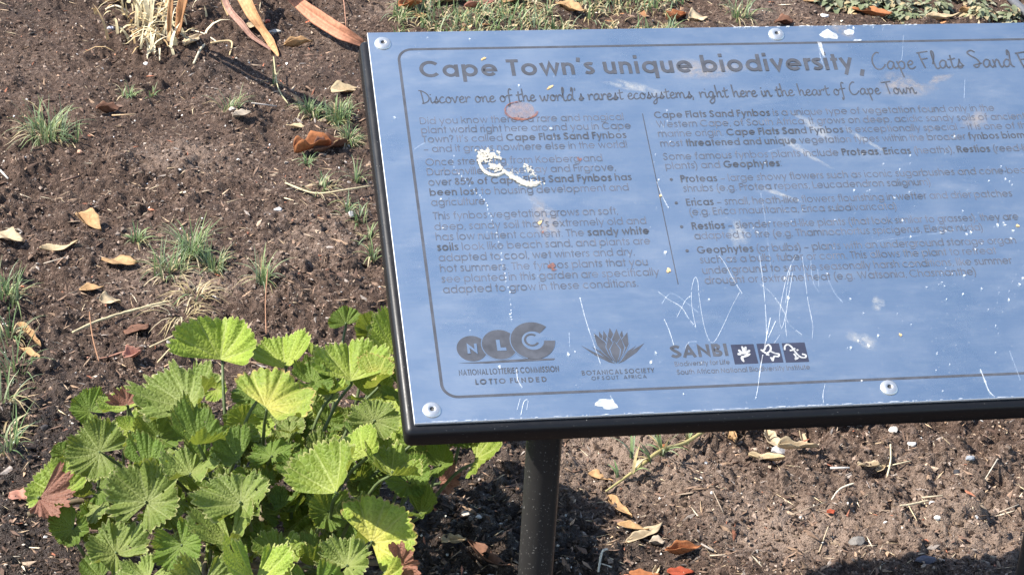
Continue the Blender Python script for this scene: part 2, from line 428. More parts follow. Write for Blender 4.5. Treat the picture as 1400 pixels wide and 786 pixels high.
def arc(cx, cy, rx, ry, a0, a1, n=14):
    return [(cx + rx * math.cos(math.radians(a0 + (a1 - a0) * i / n)), cy + ry * math.sin(math.radians(a0 + (a1 - a0) * i / n))) for i in range(n + 1)]
def S(*p, k=5): return [tuple(q) for q in smooth_pts(p, k)]
def glyph(c, w):
    h = w / 2; A = 1.42; C = 1.34; D = -0.42; r = 0.5 - h
    def rnd_(x0=0.0): return arc(x0 + .5, .5, r, r, 0, 360, 24)
    if c == 'a': return 1.0, [rnd_(), [(1 - h, 0), (1 - h, 1)]]
    if c == 'b': return 1.0, [rnd_(), [(h, 0), (h, A)]]
    if c == 'd': return 1.0, [rnd_(), [(1 - h, 0), (1 - h, A)]]
    if c == 'p': return 1.0, [rnd_(), [(h, D), (h, 1)]]
    if c == 'q': return 1.0, [rnd_(), [(1 - h, D), (1 - h, 1)]]
    if c == 'g': return 1.0, [rnd_(), [(1 - h, 1), (1 - h, .02)] + arc(.5, .02, r, .44 - h, 0, -155, 12)]
    if c == 'o': return 1.0, [rnd_()]
    if c == 'c': return .88, [arc(.5, .5, r, r, 45, 315, 20)]
    if c == 'e': return 1.0, [[(h, .5)] + [(1 - h, .5)] + arc(.5, .5, r, r, 0, 320, 22)]
    if c == 'f': return .50, [[(.2, 0), (.2, 1.12)] + arc(.2 + .24, 1.12, .24, A - h - 1.12, 180, 80, 6), [(0, 1 - h), (.48, 1 - h)]]
    if c == 't': return .46, [[(.22, 0), (.22, 1.32)], [(0, 1 - h), (.46, 1 - h)]]
    if c in 'hn':
        R = .40 - h; top = A if c == 'h' else 1
        return .80, [[(h, 0), (h, top)], arc(.40, 1 - h - R, R, R, 180, 0, 12) + [(.80 - h, 0)]]
    if c == 'u':
        R = .40 - h; return .80, [[(h, 1)] + arc(.40, h + R, R, R, 180, 360, 12), [(.80 - h, 0), (.80 - h, 1)]]
    if c == 'm':
        R = .34 - h / 2; x1 = h + 2 * R; x2 = h + 4 * R
        return x2 + h, [[(h, 0), (h, 1)], arc(h + R, 1 - h - R, R, R, 180, 0, 10) + [(x1, 0)], arc(x1 + R, 1 - h - R, R, R, 180, 0, 10) + [(x2, 0)]]
    if c == 'r': return .44, [[(h, 0), (h, 1)], arc(.40, .62, .40 - h, .38 - h, 180, 75, 7)]
    if c == 'i': return w, [[(h, 0), (h, 1)], [(h, 1.24), (h, 1.24 + w * 1.1)]]
    if c == 'j': return w, [[(h, D), (h, 1)], [(h, 1.24), (h, 1.24 + w * 1.1)]]
    if c == 'l': return w, [[(h, 0), (h, A)]]
    if c == 'k': return .78, [[(h, 0), (h, A)], [(h, .36), (.70, 1)], [(.28, .58), (.76, 0)]]
    if c == 's': return .56, [S((.53, .84), (.42, .96 - h * .6), (.24, 1 - h), (.09, .80), (.20, .62), (.40, .46), (.49, .25), (.30, h), (.12, h + .03), (.02, .20))]
    if c == 'v': return .84, [[(h * .7, 1), (.42, h * .9), (.84 - h * .7, 1)]]
    if c == 'w': return 1.24, [[(h * .7, 1), (.34, h), (.62, .95), (.90, h), (1.24 - h * .7, 1)]]
    if c == 'x': return .74, [[(.03, 0), (.71, 1)], [(.03, 1), (.71, 0)]]
    if c == 'y': return .84, [[(h * .7, 1), (.42, .05)], [(.84 - h * .7, 1), (.20, D)]]
    if c == 'z': return .7, [[(.04, 1 - h), (.62, 1 - h), (.05, h), (.68, h)]]
    if c == 'C': return 1.22, [arc(.68, C / 2, .68 - h, C / 2 - h, 42, 318, 26)]
    if c == 'G': return 1.34, [arc(.68, C / 2, .68 - h, C / 2 - h, 42, 350, 26) + [(1.32 - h, C / 2 - h), (.74, C / 2 - h)]]
    if c == 'O': return 1.38, [arc(.69, C / 2, .69 - h, C / 2 - h, 0, 360, 28)]
    if c == 'T': return .76, [[(.38, 0), (.38, C - h)], [(0, C - h), (.76, C - h)]]
    if c == 'I': return w, [[(h, 0), (h, C)]]
    if c == 'L': return .62, [[(h, C), (h, h), (.62, h)]]
    if c == 'F': return .66, [[(h, 0), (h, C - h), (.66, C - h)], [(h, C * .54), (.62, C * .54)]]
    if c == 'E': return .70, [[(.70, C - h), (h, C - h), (h, h), (.70, h)], [(h, C * .53), (.66, C * .53)]]
    if c == 'D': return 1.06, [[(h, h)] + [(h, C - h)] + [(.40, C - h)] + arc(.42, C / 2, .64 - h, C / 2 - h, 90, -90, 14) + [(h - .001, h)]]
    if c == 'B': return .80, [[(h, C / 2 + .03), (.42, C / 2 + .03)] + arc(.44, C / 4, .36 - h, C / 4 - h + .02, 90, -90, 8) + [(h, h), (h, C - h), (.40, C - h)] + arc(.40, C * .76, .32 - h, C * .24 - h, 90, -90, 8)]
    if c == 'P': return .76, [[(h, 0), (h, C - h), (.40, C - h)] + arc(.40, C * .73, .36 - h, C * .27 - h, 90, -90, 10) + [(h, C * .46 + h)]]
    if c == 'R': return .80, [[(h, 0), (h, C - h), (.42, C - h)] + arc(.42, C * .73, .36 - h, C * .27 - h, 90, -90, 10) + [(h, C * .46 + h)], [(.40, C * .46 + h), (.76, 0)]]
    if c == 'S': return .74, [S((.70, 1.10), (.56, 1.26 - h * .5), (.34, C - h), (.10, 1.05), (.26, .80), (.50, .60), (.66, .34), (.38, h), (.16, h + .05), (.03, .30))]
    if c == 'N': return .98, [[(h, 0), (h, C - h * 1.5), (.98 - h, h * 1.5), (.98 - h, C)]]
    if c == 'U': return .90, [[(h, C), (h, .45)] + arc(.45, .45, .45 - h, .45 - h, 180, 360, 12) + [(.90 - h, C)]]
    if c == 'Y': return .90, [[(.04, C), (.45, .58), (.45, 0)], [(.86, C), (.45, .58)]]
    if c == 'A': return 1.04, [[(h * .6, 0), (.52, C - h), (1.04 - h * .6, 0)], [(.22, .40), (.82, .40)]]
    if c == 'W': return 1.56, [[(h * .7, C), (.42, h), (.78, C - h), (1.14, h), (1.56 - h * .7, C)]]
    if c == 'K': return .86, [[(h, 0), (h, C)], [(h, .5), (.76, C)], [(.32, .78), (.84, 0)]]
    if c == 'M': return 1.24, [[(h, 0), (h * 1.3, C - h), (.62, h), (1.24 - h * 1.3, C - h), (1.24 - h, 0)]]
    if c == '8': return .76, [arc(.38, .37, .38 - h, .37 - h, 0, 360, 18), arc(.38, 1.03, .31 - h, .31 - h, 0, 360, 16)]
    if c == '5': return .74, [[(.68, C - h), (.22, C - h), (.13, .74)] + S((.13, .74), (.38, .86), (.70, .62), (.70, .30), (.38, h), (.12, h + .04), (.02, .28))]
    if c == '%': return 1.2, [arc(.26, 1.02, .26 - h, .30 - h, 0, 360, 14), arc(.94, .32, .26 - h, .30 - h, 0, 360, 14), [(.22, 0), (.98, C)]]
    if c == '(': return .3, [arc(.62, .5, .52, 1.0, 112, 248, 10)]
    if c == ')': return .3, [arc(-.32, .5, .52, 1.0, 68, -68, 10)]
    if c == '.': return w * 1.1, [[(h, 0), (h, w * 1.1)]]
    if c == ',': return w * 1.1, [[(h * 1.3, w), (h * .2, -w)]]
    if c == ':': return w * 1.1, [[(h, 0), (h, w * 1.1)], [(h, 1 - w * 1.1), (h, 1)]]
    if c == '!': return w, [[(h, 0), (h, w * 1.1)], [(h, .38), (h, C)]]
    if c == '?': return .62, [S((.03, 1.06), (.14, 1.28), (.36, C - h), (.58, 1.10), (.48, .80), (.30, .60)) + [(.30, .36)], [(.30, 0), (.30, w * 1.1)]]
    if c == "'": return w, [[(h * 1.2, C + .05), (h * .7, C - .30)]]
    if c == '-': return .36, [[(0, .44), (.36, .44)]]
    if c == '–': return .74, [[(0, .44), (.74, .44)]]
    if c == '•': return .32, [arc(.16, .5, .11, .11, 0, 360, 10)]
    return .5, []

def script(c):                                           # handwriting: advance and pen strokes
    g = {
     'D': (1.05, [[(.22, 2.0), (.30, 1.2), (.38, .02)], [(-.02, 2.02), (.35, 1.92), (.85, 1.45), (1.05, .85), (.85, .30), (.38, .02), (.22, .06)]]),
     'C': (1.15, [[(.85, 1.95), (.62, 2.02), (.25, 1.55), (.10, .85), (.25, .15), (.60, .02), (.95, .30), (1.12, .62)]]),
     'T': (1.0, [[(-.10, 1.85), (.40, 1.92), (1.05, 2.02)], [(.48, 1.92), (.52, 1.0), (.60, .02)]]),
     'F': (1.0, [[(.15, 1.85), (.22, 1.0), (.36, .05)], [(-.02, 1.86), (.4, 1.95), (.95, 2.05)], [(.20, 1.12), (.50, 1.15), (.78, 1.22)]]),
     'S': (1.15, [[(.85, 1.85), (.55, 2.05), (.20, 1.85), (.35, 1.50), (.80, 1.05), (.98, .55), (.75, .10), (.50, .08), (.45, .30), (.80, .40), (1.15, .50)]]),
     'a': (.86, [[(.66, .85), (.40, .95), (.12, .55), (.18, .08), (.45, .12), (.66, .60), (.68, .85)], [(.68, .85), (.66, .30), (.80, .02), (.96, .22)]]),
     'b': (.8, [[(.15, 2.0), (.15, 1.0), (.14, .05)], [(.15, .6), (.42, .92), (.70, .6), (.60, .1), (.30, .0), (.14, .2)]]),
     'c': (.66, [[(.58, .85), (.36, .95), (.10, .55), (.18, .08), (.45, .05), (.72, .25)]]),
     'd': (.92, [[(.66, .75), (.42, .92), (.12, .50), (.20, .05), (.48, .15), (.70, .70)], [(.62, 1.4), (.72, 2.02), (.84, 1.7), (.72, .8), (.74, .18), (.95, .0)]]),
     'e': (.66, [[(.12, .45), (.45, .55), (.56, .80), (.38, .97), (.12, .60), (.18, .10), (.45, .04), (.72, .28)]]),
     'f': (.66, [[(.72, 1.85), (.52, 2.02), (.38, 1.6), (.36, .7), (.34, -.45), (.20, -.72), (.18, -.40)], [(.05, .92), (.40, 1.0), (.76, 1.05)]]),
     'g': (.84, [[(.62, .85), (.40, .95), (.12, .55), (.20, .10), (.48, .15), (.64, .75)], [(.64, .9), (.68, .1), (.60, -.60), (.30, -.90), (.10, -.62), (.40, -.20), (.86, .25)]]),
     'h': (.84, [[(.14, 2.0), (.17, 1.0), (.20, .02)], [(.20, .45), (.42, .90), (.60, .80), (.62, .30), (.74, .02), (.92, .20)]]),
     'i': (.36, [[(.14, .92), (.15, .30), (.26, .02), (.42, .22)], [(.13, 1.30), (.17, 1.42)]]),
     'l': (.50, [[(.05, .5), (.32, 1.4), (.34, 1.98), (.20, 2.0), (.18, 1.2), (.24, .15), (.40, -.02), (.56, .12)]]),
     'm': (1.22, [[(.10, .92), (.14, .05)], [(.14, .5), (.34, .92), (.48, .75), (.52, .05)], [(.52, .5), (.74, .92), (.92, .70), (.96, .12), (1.12, .02), (1.30, .2)]]),
     'n': (.82, [[(.10, .92), (.16, .45), (.16, .02)], [(.16, .45), (.40, .92), (.56, .78), (.60, .22), (.72, .0), (.90, .2)]]),
     'o': (.72, [[(.50, .88), (.30, .92), (.10, .52), (.22, .05), (.50, .08), (.64, .50), (.48, .90), (.50, .72), (.80, .78)]]),
     'p': (.82, [[(.10, .95), (.20, .2), (.34, -.98)], [(.16, .60), (.42, .95), (.68, .72), (.58, .18), (.32, .06), (.22, .22)]]),
     'r': (.58, [[(.08, .95), (.15, .5), (.14, .02)], [(.14, .45), (.34, .85), (.50, .90), (.62, .74)]]),
     's': (.60, [[(.10, .12), (.35, .75), (.38, .98), (.40, .70), (.55, .30), (.40, .02), (.20, .05), (.12, .2), (.42, .22), (.68, .3)]]),
     't': (.56, [[(.30, 1.55), (.27, .80), (.28, .15), (.42, .02), (.60, .18)], [(.00, 1.0), (.35, 1.06), (.66, 1.16)]]),
     'v': (.72, [[(.05, .92), (.20, .40), (.30, .04), (.48, .50), (.58, .92), (.76, .84)]]),
     'w': (1.06, [[(.05, .92), (.16, .30), (.28, .02), (.46, .40), (.54, .72), (.58, .25), (.72, .04), (.88, .50), (.92, .92), (1.08, .82)]]),
     'x': (.7, [[(.05, .9), (.6, .05)], [(.6, .9), (.05, .05)]]),
     'y': (.80, [[(.10, .92), (.14, .45), (.32, .22), (.55, .50), (.62, .90)], [(.62, .9), (.56, .0), (.44, -.65), (.18, -.80), (.14, -.50), (.45, -.10), (.84, .25)]]),
     'k': (.7, [[(.12, 2.0), (.14, .02)], [(.6, .9), (.18, .5), (.65, .02)]]),
     "'": (.34, [[(.16, 1.95), (.13, 1.55)]]),
     ',': (.34, [[(.12, .12), (.04, -.28)]]),
    }
    return g.get(c, (.46, []))

def layout(txt, wl, wb, spc):
    """strokes of a line in glyph units with *bold* runs; returns width and [(points, weight, bold)]"""
    x = 0; out = []; bold = False; first = True
    for c in txt:
        if c == '*': bold = not bold; continue
        if c == ' ': x += .42; continue
        w_ = wb if bold else wl
        adv, st = glyph(c, w_)
        for s_ in st: out.append(([(p[0] + x, p[1]) for p in s_], w_, bold))
        x += adv + spc * (1.0 if c not in 'ftrvwyTLFPkK-' else 0.6)
    return x - spc, out
def text_line(pr, txt, p0, p1, xh, wl=.128, wb=.205, spc=.19, mi=(0, 1), sx=None, v=None):
    u0, v0 = uv(*p0)
    if v is not None: v0 = v
    W_, st = layout(txt, wl, wb, spc)
    if p1 is not None: sx = (uv(*p1)[0] - u0) / W_
    for pts, w_, bold in st:
        pr.ribbon([(u0 + p[0] * sx, v0 + p[1] * xh) for p in pts], w_ * (sx * .5 + xh * .5), mi[1] if bold else mi[0])
def script_line(pr, txt, p0, p1, xh, wgt, mi=0):
    u0, v0 = uv(*p0); x = 0; out = []
    for c in txt:
        if c == ' ': x += .46; continue
        adv, st = script(c)
        for s_ in st: out.append([(p[0] + x, p[1] + .02 * rnd.uniform(-1, 1)) for p in s_])
        x += adv + .02
    sx = (uv(*p1)[0] - u0) / x
    for s_ in out: pr.ribbon(smooth_pts([(u0 + p[0] * sx, v0 + p[1] * xh) for p in s_], 6), wgt, mi)
def vpix(px, py, dpx):                                   # plate length of a vertical pixel distance
    return abs(uv(px, py)[1] - uv(px, py - dpx)[1])

# border line with rounded corners
bl, bt, bb, bw = 0.0283, -0.0236, -0.4385, 0.0027
pr = Print(); rr = 0.014; br_ = PW - 0.0283
loop = arc(bl + rr, bt - rr, rr, rr, 90, 180, 8) + arc(bl + rr, bb + rr, rr, rr, 180, 270, 8) + arc(br_ - rr, bb + rr, rr, rr, 270, 360, 8) + arc(br_ - rr, bt - rr, rr, rr, 0, 90, 8)
pr.ribbon(loop, bw, 0, closed=True)
pr.build("border_line", [m_print])
pr = Print(); pr.ribbon([uv(878.4, 155.7), uv(927.2, 388.8)], 0.0009); pr.build("column_rule", [m_print])
# heading
xh = vpix(700, 104, 16.6)
pr = Print(); text_line(pr, "*Cape Town's unique biodiversity*", (574.8, 106.3), (1168, 100.2), xh, wb=.240, spc=.21, mi=(0, 0))
u, v = uv(1177, 100); pr.ribbon([(u + .003, v + .0045), (u, v - .004)], .0042)
pr.build("heading", [m_print])
pr = Print(); script_line(pr, "Cape Flats Sand", (1194, 95.5), (1388, 94), vpix(1250, 95, 11.5), .00165); script_line(pr, "Fynbos", (1395, 94.5), (1476, 92), vpix(1250, 95, 11.5), .00165)
pr.build("script_heading", [m_print])
pr = Print(); script_line(pr, "Discover one of the world's rarest ecosystems, right here in the heart of Cape Town", (574.5, 142), (1253, 128.3), vpix(900, 135, 8.6), .00125)
pr.build("script_subheading", [m_print])
# body text
LEFT = [("Did you know there's a rare and magical", 170.3, 852.7, 163.5), ("plant world right here around you in Cape", 182.8, 863, 176.5), ("Town? It's called *Cape Flats Sand Fynbos*", 195.6, 857, 191),
        ("– and it grows nowhere else in the world!", 208.6, 858, 203.5), ("Once stretching from Koeberg and", 226.7, 824, 221.5), ("Durbanville to False Bay and Firgrove,", 240, 842, 233.5),
        ("over *85% of Cape Flats Sand Fynbos has*", 254, 864, 247.5), ("*been lost* to housing development and", 268, 860, 261), ("agriculture.", 281.6, 666, 278.5),
        ("This fynbos vegetation grows on soft,", 300.3, 845, 293), ("deep, sandy soil that's extremely old and", 314.8, 884, 306.7), ("has low nutrient content. The *sandy white*", 328.9, 888, 321),
        ("*soils* look like beach sand, and plants are", 343, 889.7, 334.8), ("adapted to cool, wet winters and dry,", 357.4, 867.6, 348), ("hot summers. The fynbos plants that you", 372, 886, 363.4),
        ("see planted in this garden are specifically", 386.4, 901.5, 378), ("adapted to grow in these conditions.", 400.9, 873, 393)]
pr = Print(); vs = []
for i, (t_, y0, xe, ye) in enumerate(LEFT):
    x0 = 574.5 + (606.2 - 574.5) * (y0 - 170.3) / (400.7 - 170.3)
    text_line(pr, t_, (x0, y0), (xe, ye), 0.0064, mi=(1, 0))
pr.build("left_text_column", [m_print, m_thin])
def Z(x, y): return (870 + x / 2.6208, 130 + y / 2.62)
RIGHT = [("*Cape Flats Sand Fynbos* is a unique type of vegetation found only in the", (66, 84), (1286, 62)), ("Western Cape, of South Africa. It grows on deep, acidic sandy soils of ancient", (75, 117), (1396, 90)),
         ("marine origin. *Cape Flats Sand Fynbos* is exceptionally special – it is one of the", (80, 151), (1424, 124)), ("most *threatened and unique* vegetation types within the broader *fynbos biome.*", (88, 186), (1426, 158)),
         ("Some famous fynbos plants include *Proteas*, *Ericas* (heaths), *Restios* (reed-like", (98, 233), (1440, 205)), ("plants) and *Geophytes*:", (106, 266), (522, 257)),
         ("*Proteas* – large showy flowers such as iconic sugarbushes and cone-bearing", (161, 313), (1462, 284)), ("shrubs (e.g. Protea repens, Leucadendron salignum)", (170, 347), (1057, 327)),
         ("*Ericas* – small, heath-like flowers flourishing in wetter and drier patches", (181, 397), (1350, 369)), ("(e.g. Erica mauritanica, Erica subdivaricata)", (192, 431), (936, 415)),
         ("*Restios* – slender reed-like plants (that look similar to grasses), they are", (201, 482), (1372, 451)), ("adapted to fire (e.g. Thamnochortus spicigerus, Elegia nuda)", (210, 517), (1245, 491)),
         ("*Geophytes* (or bulbs) – plants with an underground storage organ", (220, 568), (1364, 537)), ("such as a bulb, tuber or corm. This allows the plant to retreat", (230, 603), (1293, 575)),
         ("underground to survive seasonally harsh conditions, like summer", (239, 641), (1348, 609)), ("drought or extreme heat (e.g. Watsonia, Chasmanthe)", (247, 677), (1222, 653))]
pr = Print()
for t_, a_, b_ in RIGHT: text_line(pr, t_, Z(*a_), Z(*b_), 0.0064, mi=(1, 0))
for q in [(125, 303), (143, 387), (162, 472), (182, 558)]:
    u, v = uv(*Z(*q)); pr.poly(arc(u, v, .0016, .0016, 0, 360, 12)[:-1])
pr.build("right_text_column", [m_print, m_thin])

# --- logos (photo pixels of zoomed views -> plate)
def ZA(x, y): return uv(600 + x / 4.667, 420 + y / 4.667)
def circ(u, v, r_, n=36): return arc(u, v, r_, r_, 0, 360, n)[:-1]
pr = Print()
cn = ZA(212, 263); rn = (ZA(300, 258)[0] - ZA(113, 263)[0]) / 2 * 1.05
cl_ = ZA(388, 238); rl = (ZA(503, 232)[0] - ZA(276, 240)[0]) / 2
cc = ZA(600, 213); rc = (ZA(742, 209)[0] - ZA(458, 217)[0]) / 2
pr.poly(circ(*cn, rn), 0); pr.k = 8; pr.poly(circ(*cl_, rl + .0008), 1); pr.k = 12; pr.poly(circ(*cl_, rl), 0); pr.k = 16
def ring(c_, r0, r1, a0, a1, m, n=34):
    for i in range(n):
        t0 = math.radians(a0 + (a1 - a0) * i / n); t1 = math.radians(a0 + (a1 - a0) * (i + 1) / n); b0 = len(pr.V); z = pr.z + 1.2e-5 * (pr.k % 40)
        for r_, t in ((r0, t0), (r1, t0), (r1, t1), (r0, t1)): pr.V.append((c_[0] + r_ * math.cos(t), c_[1] + r_ * math.sin(t), z))
        pr.F.append([b0, b0 + 1, b0 + 2, b0 + 3]); pr.M.append(m)
    pr.k += 1
pr.poly(circ(*cc, rc * .62), 1); pr.k = 20
ring(cc, rc, rc + .0008, 90, 250, 1); ring(cc, rc * .50, rc, 46, 357, 0)
pr.k = 26; pr.ribbon(arc(cc[0] - .001, cc[1] + .0006, rc * .30, rc * .30, 50, 330, 18), .0020, 0)
for ch, (x0, y0), (x1, y1), hh in (('N', (183, 297), (250, 293), 62), ('L', (370, 277), (424, 274), 68)):
    pr.k = 30; text_line(pr, '*' + ch + '*', (600 + x0 / 4.667, 420 + y0 / 4.667), (600 + x1 / 4.667, 420 + y1 / 4.667), vpix(640, 480, hh / 4.667) / 1.34, wb=.30, mi=(1, 1))
pr.k = 3; pr.poly([ZA(122, 357), ZA(300, 346), ZA(560, 328), ZA(742, 326), ZA(735, 336), ZA(520, 347), ZA(300, 358)], 0)
pr.k = 0
text_line(pr, "NATIONAL LOTTERIES COMMISSION", (628, 513.4), (764.6, 508), vpix(690, 510, 8.0) / 1.34, wl=.19, spc=.26)
text_line(pr, "*LOTTO FUNDED*", (650.4, 525.6), (747.9, 521.6), vpix(690, 523, 7.0) / 1.34, wb=.24, spc=.52, mi=(0, 0))
pr.build("lottery_emblem", [m_print, m_plate])
pr = Print()
def blade(tip, base, wd, k, bend=0.0):
    a = np.array(ZA(*tip)); b_ = np.array(ZA(*base)); d = a - b_; n_ = np.array([-d[1], d[0]]) / np.hypot(*d); wd = wd / 4.667 / 1230
    def shp(s_): return [b_, b_ + d * .35 + n_ * (wd * .75 * s_ + bend * .0), b_ + d * .62 + n_ * wd * s_, a + d * .05 * (s_ - 1), b_ + d * .62 - n_ * wd * s_, b_ + d * .35 - n_ * wd * .75 * s_]
    pr.k = k; pr.poly(shp(1.22), 1); pr.k = k + 1; pr.poly(shp(1.0), 0)
pr.k = 0
for pts in ([(905, 243), (985, 283), (1060, 318), (1128, 360), (1085, 350), (1000, 308)], [(975, 253), (1040, 283), (1105, 343), (1060, 318)],
            [(1312, 228), (1240, 270), (1190, 315), (1143, 360), (1180, 345), (1262, 288)], [(1258, 246), (1205, 280), (1165, 338), (1200, 312)]):
    pr.poly([ZA(*p) for p in pts], 0)
for i, (tip, base, wd) in enumerate([((1020, 152), (1095, 330), 20), ((1168, 148), (1150, 320), 20), ((1050, 150), (1100, 330), 22), ((1090, 133), (1120, 320), 24), ((1133, 138), (1135, 320), 24),
                                     ((988, 165), (1110, 345), 24), ((1202, 160), (1150, 345), 24), ((1080, 190), (1122, 352), 24), ((1160, 195), (1145, 352), 24), ((1118, 215), (1134, 358), 26)]):
    blade(tip, base, wd, 2 + i * 3)
pr.k = 0
text_line(pr, "*BOTANICAL SOCIETY*", (796, 513), (895, 508.5), vpix(840, 510, 6.2) / 1.34, wb=.20, spc=.30, mi=(0, 0))
text_line(pr, "OF SOUTH AFRICA", (809, 519.6), (884, 516.4), vpix(840, 510, 4.8) / 1.34, wl=.15, spc=.42)
pr.build("agave_emblem", [m_print, m_plate])
def ZB(x, y): return uv(880 + x / 5.385, 440 + y / 5.385)
pr = Print()
text_line(pr, "*SANBI*", (919, 489.3), (996.5, 486.6), vpix(950, 488, 17) / 1.34, wb=.28, spc=.16, mi=(0, 0))
text_line(pr, "Biodiversity for Life", (923, 500.6), (998, 498), vpix(950, 500, 4.7), wl=.15, mi=(2, 2))
text_line(pr, "South African National Biodiversity Institute", (926, 512), (1108.4, 507), vpix(1000, 508, 4.9), wl=.15, mi=(2, 2))
for a_, b_, c_, d_ in (((640, 168), (808, 163), (845, 305), (672, 312)), ((830, 161), (995, 157), (1030, 298), (860, 304)), ((1016, 157), (1184, 151), (1219, 293), (1048, 299))):
    pr.k = 1; pr.poly([ZB(*q) for q in (a_, b_, c_, d_)], 1)
WL = [  # petals / butterfly / lizard in white line
    [(738, 240), (735, 210), (722, 180)], [(742, 235), (748, 205), (750, 182)], [(730, 238), (705, 215), (695, 212)], [(720, 240), (700, 238), (690, 236)], [(748, 238), (768, 220), (782, 208)], [(728, 250), (724, 270), (738, 296)], [(724, 262), (755, 250), (785, 236)],
    [(860, 208), (885, 210), (900, 180), (920, 170), (935, 190), (930, 215), (905, 232), (885, 222), (870, 216)], [(930, 215), (965, 232), (995, 238), (990, 255), (960, 255), (950, 285), (940, 268), (932, 262)], [(900, 240), (925, 245)],
    [(1038, 208), (1040, 180), (1060, 168), (1085, 182), (1110, 215), (1130, 240), (1160, 262), (1190, 262), (1192, 245), (1165, 238)], [(1075, 212), (1095, 208), (1115, 195)], [(1105, 235), (1120, 255), (1118, 275), (1140, 262)], [(1125, 212), (1138, 205)]]
for i, s_ in enumerate(WL):
    pr.k = 20 + i % 8; pr.ribbon(smooth_pts([ZB(*q) for q in s_], 5), .0017 if i > 6 else .0026, 3, taper=(i <= 6))
pr.build("institute_emblem", [m_print, m_navy, m_thin, m_haze])

# --- wear on the plate: scratches, flecks, droppings, stains
pr = Print(); pr.z = 0.00075
def ZC(x, y): return uv(880 + x / 4.667, 350 + y / 4.667)
SCR = [[(90, 228), (160, 280), (240, 330), (290, 405), (332, 455)], [(212, 392), (245, 325), (270, 280), (298, 258)], [(332, 455), (308, 330), (305, 220), (325, 140), (345, 165), (352, 250), (375, 400), (400, 500), (430, 552), (460, 535), (510, 440), (560, 330), (610, 235)],
       [(480, 0), (520, 55), (570, 150), (628, 242)], [(738, 0), (755, 120), (768, 230), (780, 400), (783, 545)], [(740, 180), (800, 225), (860, 300), (900, 370), (930, 440), (1010, 505)], [(968, 0), (920, 110), (880, 280), (866, 400), (880, 460), (900, 400), (925, 250), (950, 110)],
       [(950, 120), (925, 260), (905, 420), (912, 515)], [(940, 60), (915, 200), (905, 300)], [(1012, 10), (1030, 150), (1050, 300), (1078, 440), (1074, 530)], [(1066, 30), (1072, 120), (1090, 190), (1120, 232)], [(1110, 90), (1118, 200)], [(1180, 160), (1220, 240), (1270, 298)], [(130, 405), (160, 470), (192, 570)], [(262, 590), (290, 552), (340, 548)], [(830, 560), (868, 505)]]
def scratch(P, wd, m=0):
    """one scratch: a broken hairline that swells and thins along its length"""
    q = Print(); q.z = 0.0007 + .00001 * rnd.random(); P = [np.asarray(p, float) for p in P]; i = 0
    while i < len(P) - 1:
        L = rnd.randint(3, 9); seg = P[i:i + L + 1]
        if len(seg) > 1: q.ribbon(seg, wd * rnd.uniform(.45, 1.0), m)
        if rnd.random() < .45: q.blob(*P[i], wd * rnd.uniform(.5, 1.1), wd * rnd.uniform(.5, 1.1), 0, .4, 8)
        i += L + (1 if rnd.random() < .25 and wd < .0011 else 0)
    q.build("scratch", [m_scr, m_scr2])
for i, s_ in enumerate(SCR): scratch(smooth_pts([ZC(*q) for q in s_], 8), .00060 if i in (0, 1, 3, 4, 13) else .00042, 0 if i not in (10, 11, 12, 14) else 1)
def PX(pts, wd, m=0): scratch(smooth_pts([uv(*q) for q in pts], 8), wd * .60, m)
PX([(793, 408), (800, 435), (808, 460), (821, 498)], .0012); PX([(778, 455), (779, 475)], .0006, 1); PX([(706, 505), (708, 520), (714, 530)], .0014)
PX([(707, 560), (711, 545)], .0012); PX([(712, 567), (716, 550), (721, 546)], .0010); PX([(720, 560), (722, 548)], .0008); PX([(834, 541), (841, 552)], .0012)
PX([(1340, 505), (1346, 520), (1352, 535), (1360, 543)], .0020); PX([(1128, 525), (1125, 540), (1126, 551)], .0010); PX([(1053, 435), (1046, 470), (1040, 500), (1036, 530), (1033, 545)], .0016); PX([(1060, 440), (1050, 462)], .0012)
PX([(898, 250), (906, 270), (914, 285)], .0010); PX([(1119, 62), (1122, 80), (1128, 95)], .0009, 1); PX([(1235, 50), (1233, 80), (1229, 85)], .0007, 1); PX([(1319, 110), (1318, 135)], .0009, 1); PX([(1050, 208), (1080, 200), (1110, 198)], .0005, 1)
PX([(1040, 265), (1046, 300), (1055, 380)], .0005, 1); PX([(600, 205), (585, 195), (566, 205)], .0006, 1); PX([(720, 270), (740, 285), (760, 292)], .0006, 1)
PX([(905, 415), (920, 402), (955, 428)], .0006, 1); PX([(1380, 480), (1395, 520)], .0008, 1); PX([(1200, 330), (1260, 322), (1300, 318)], .0005, 1)
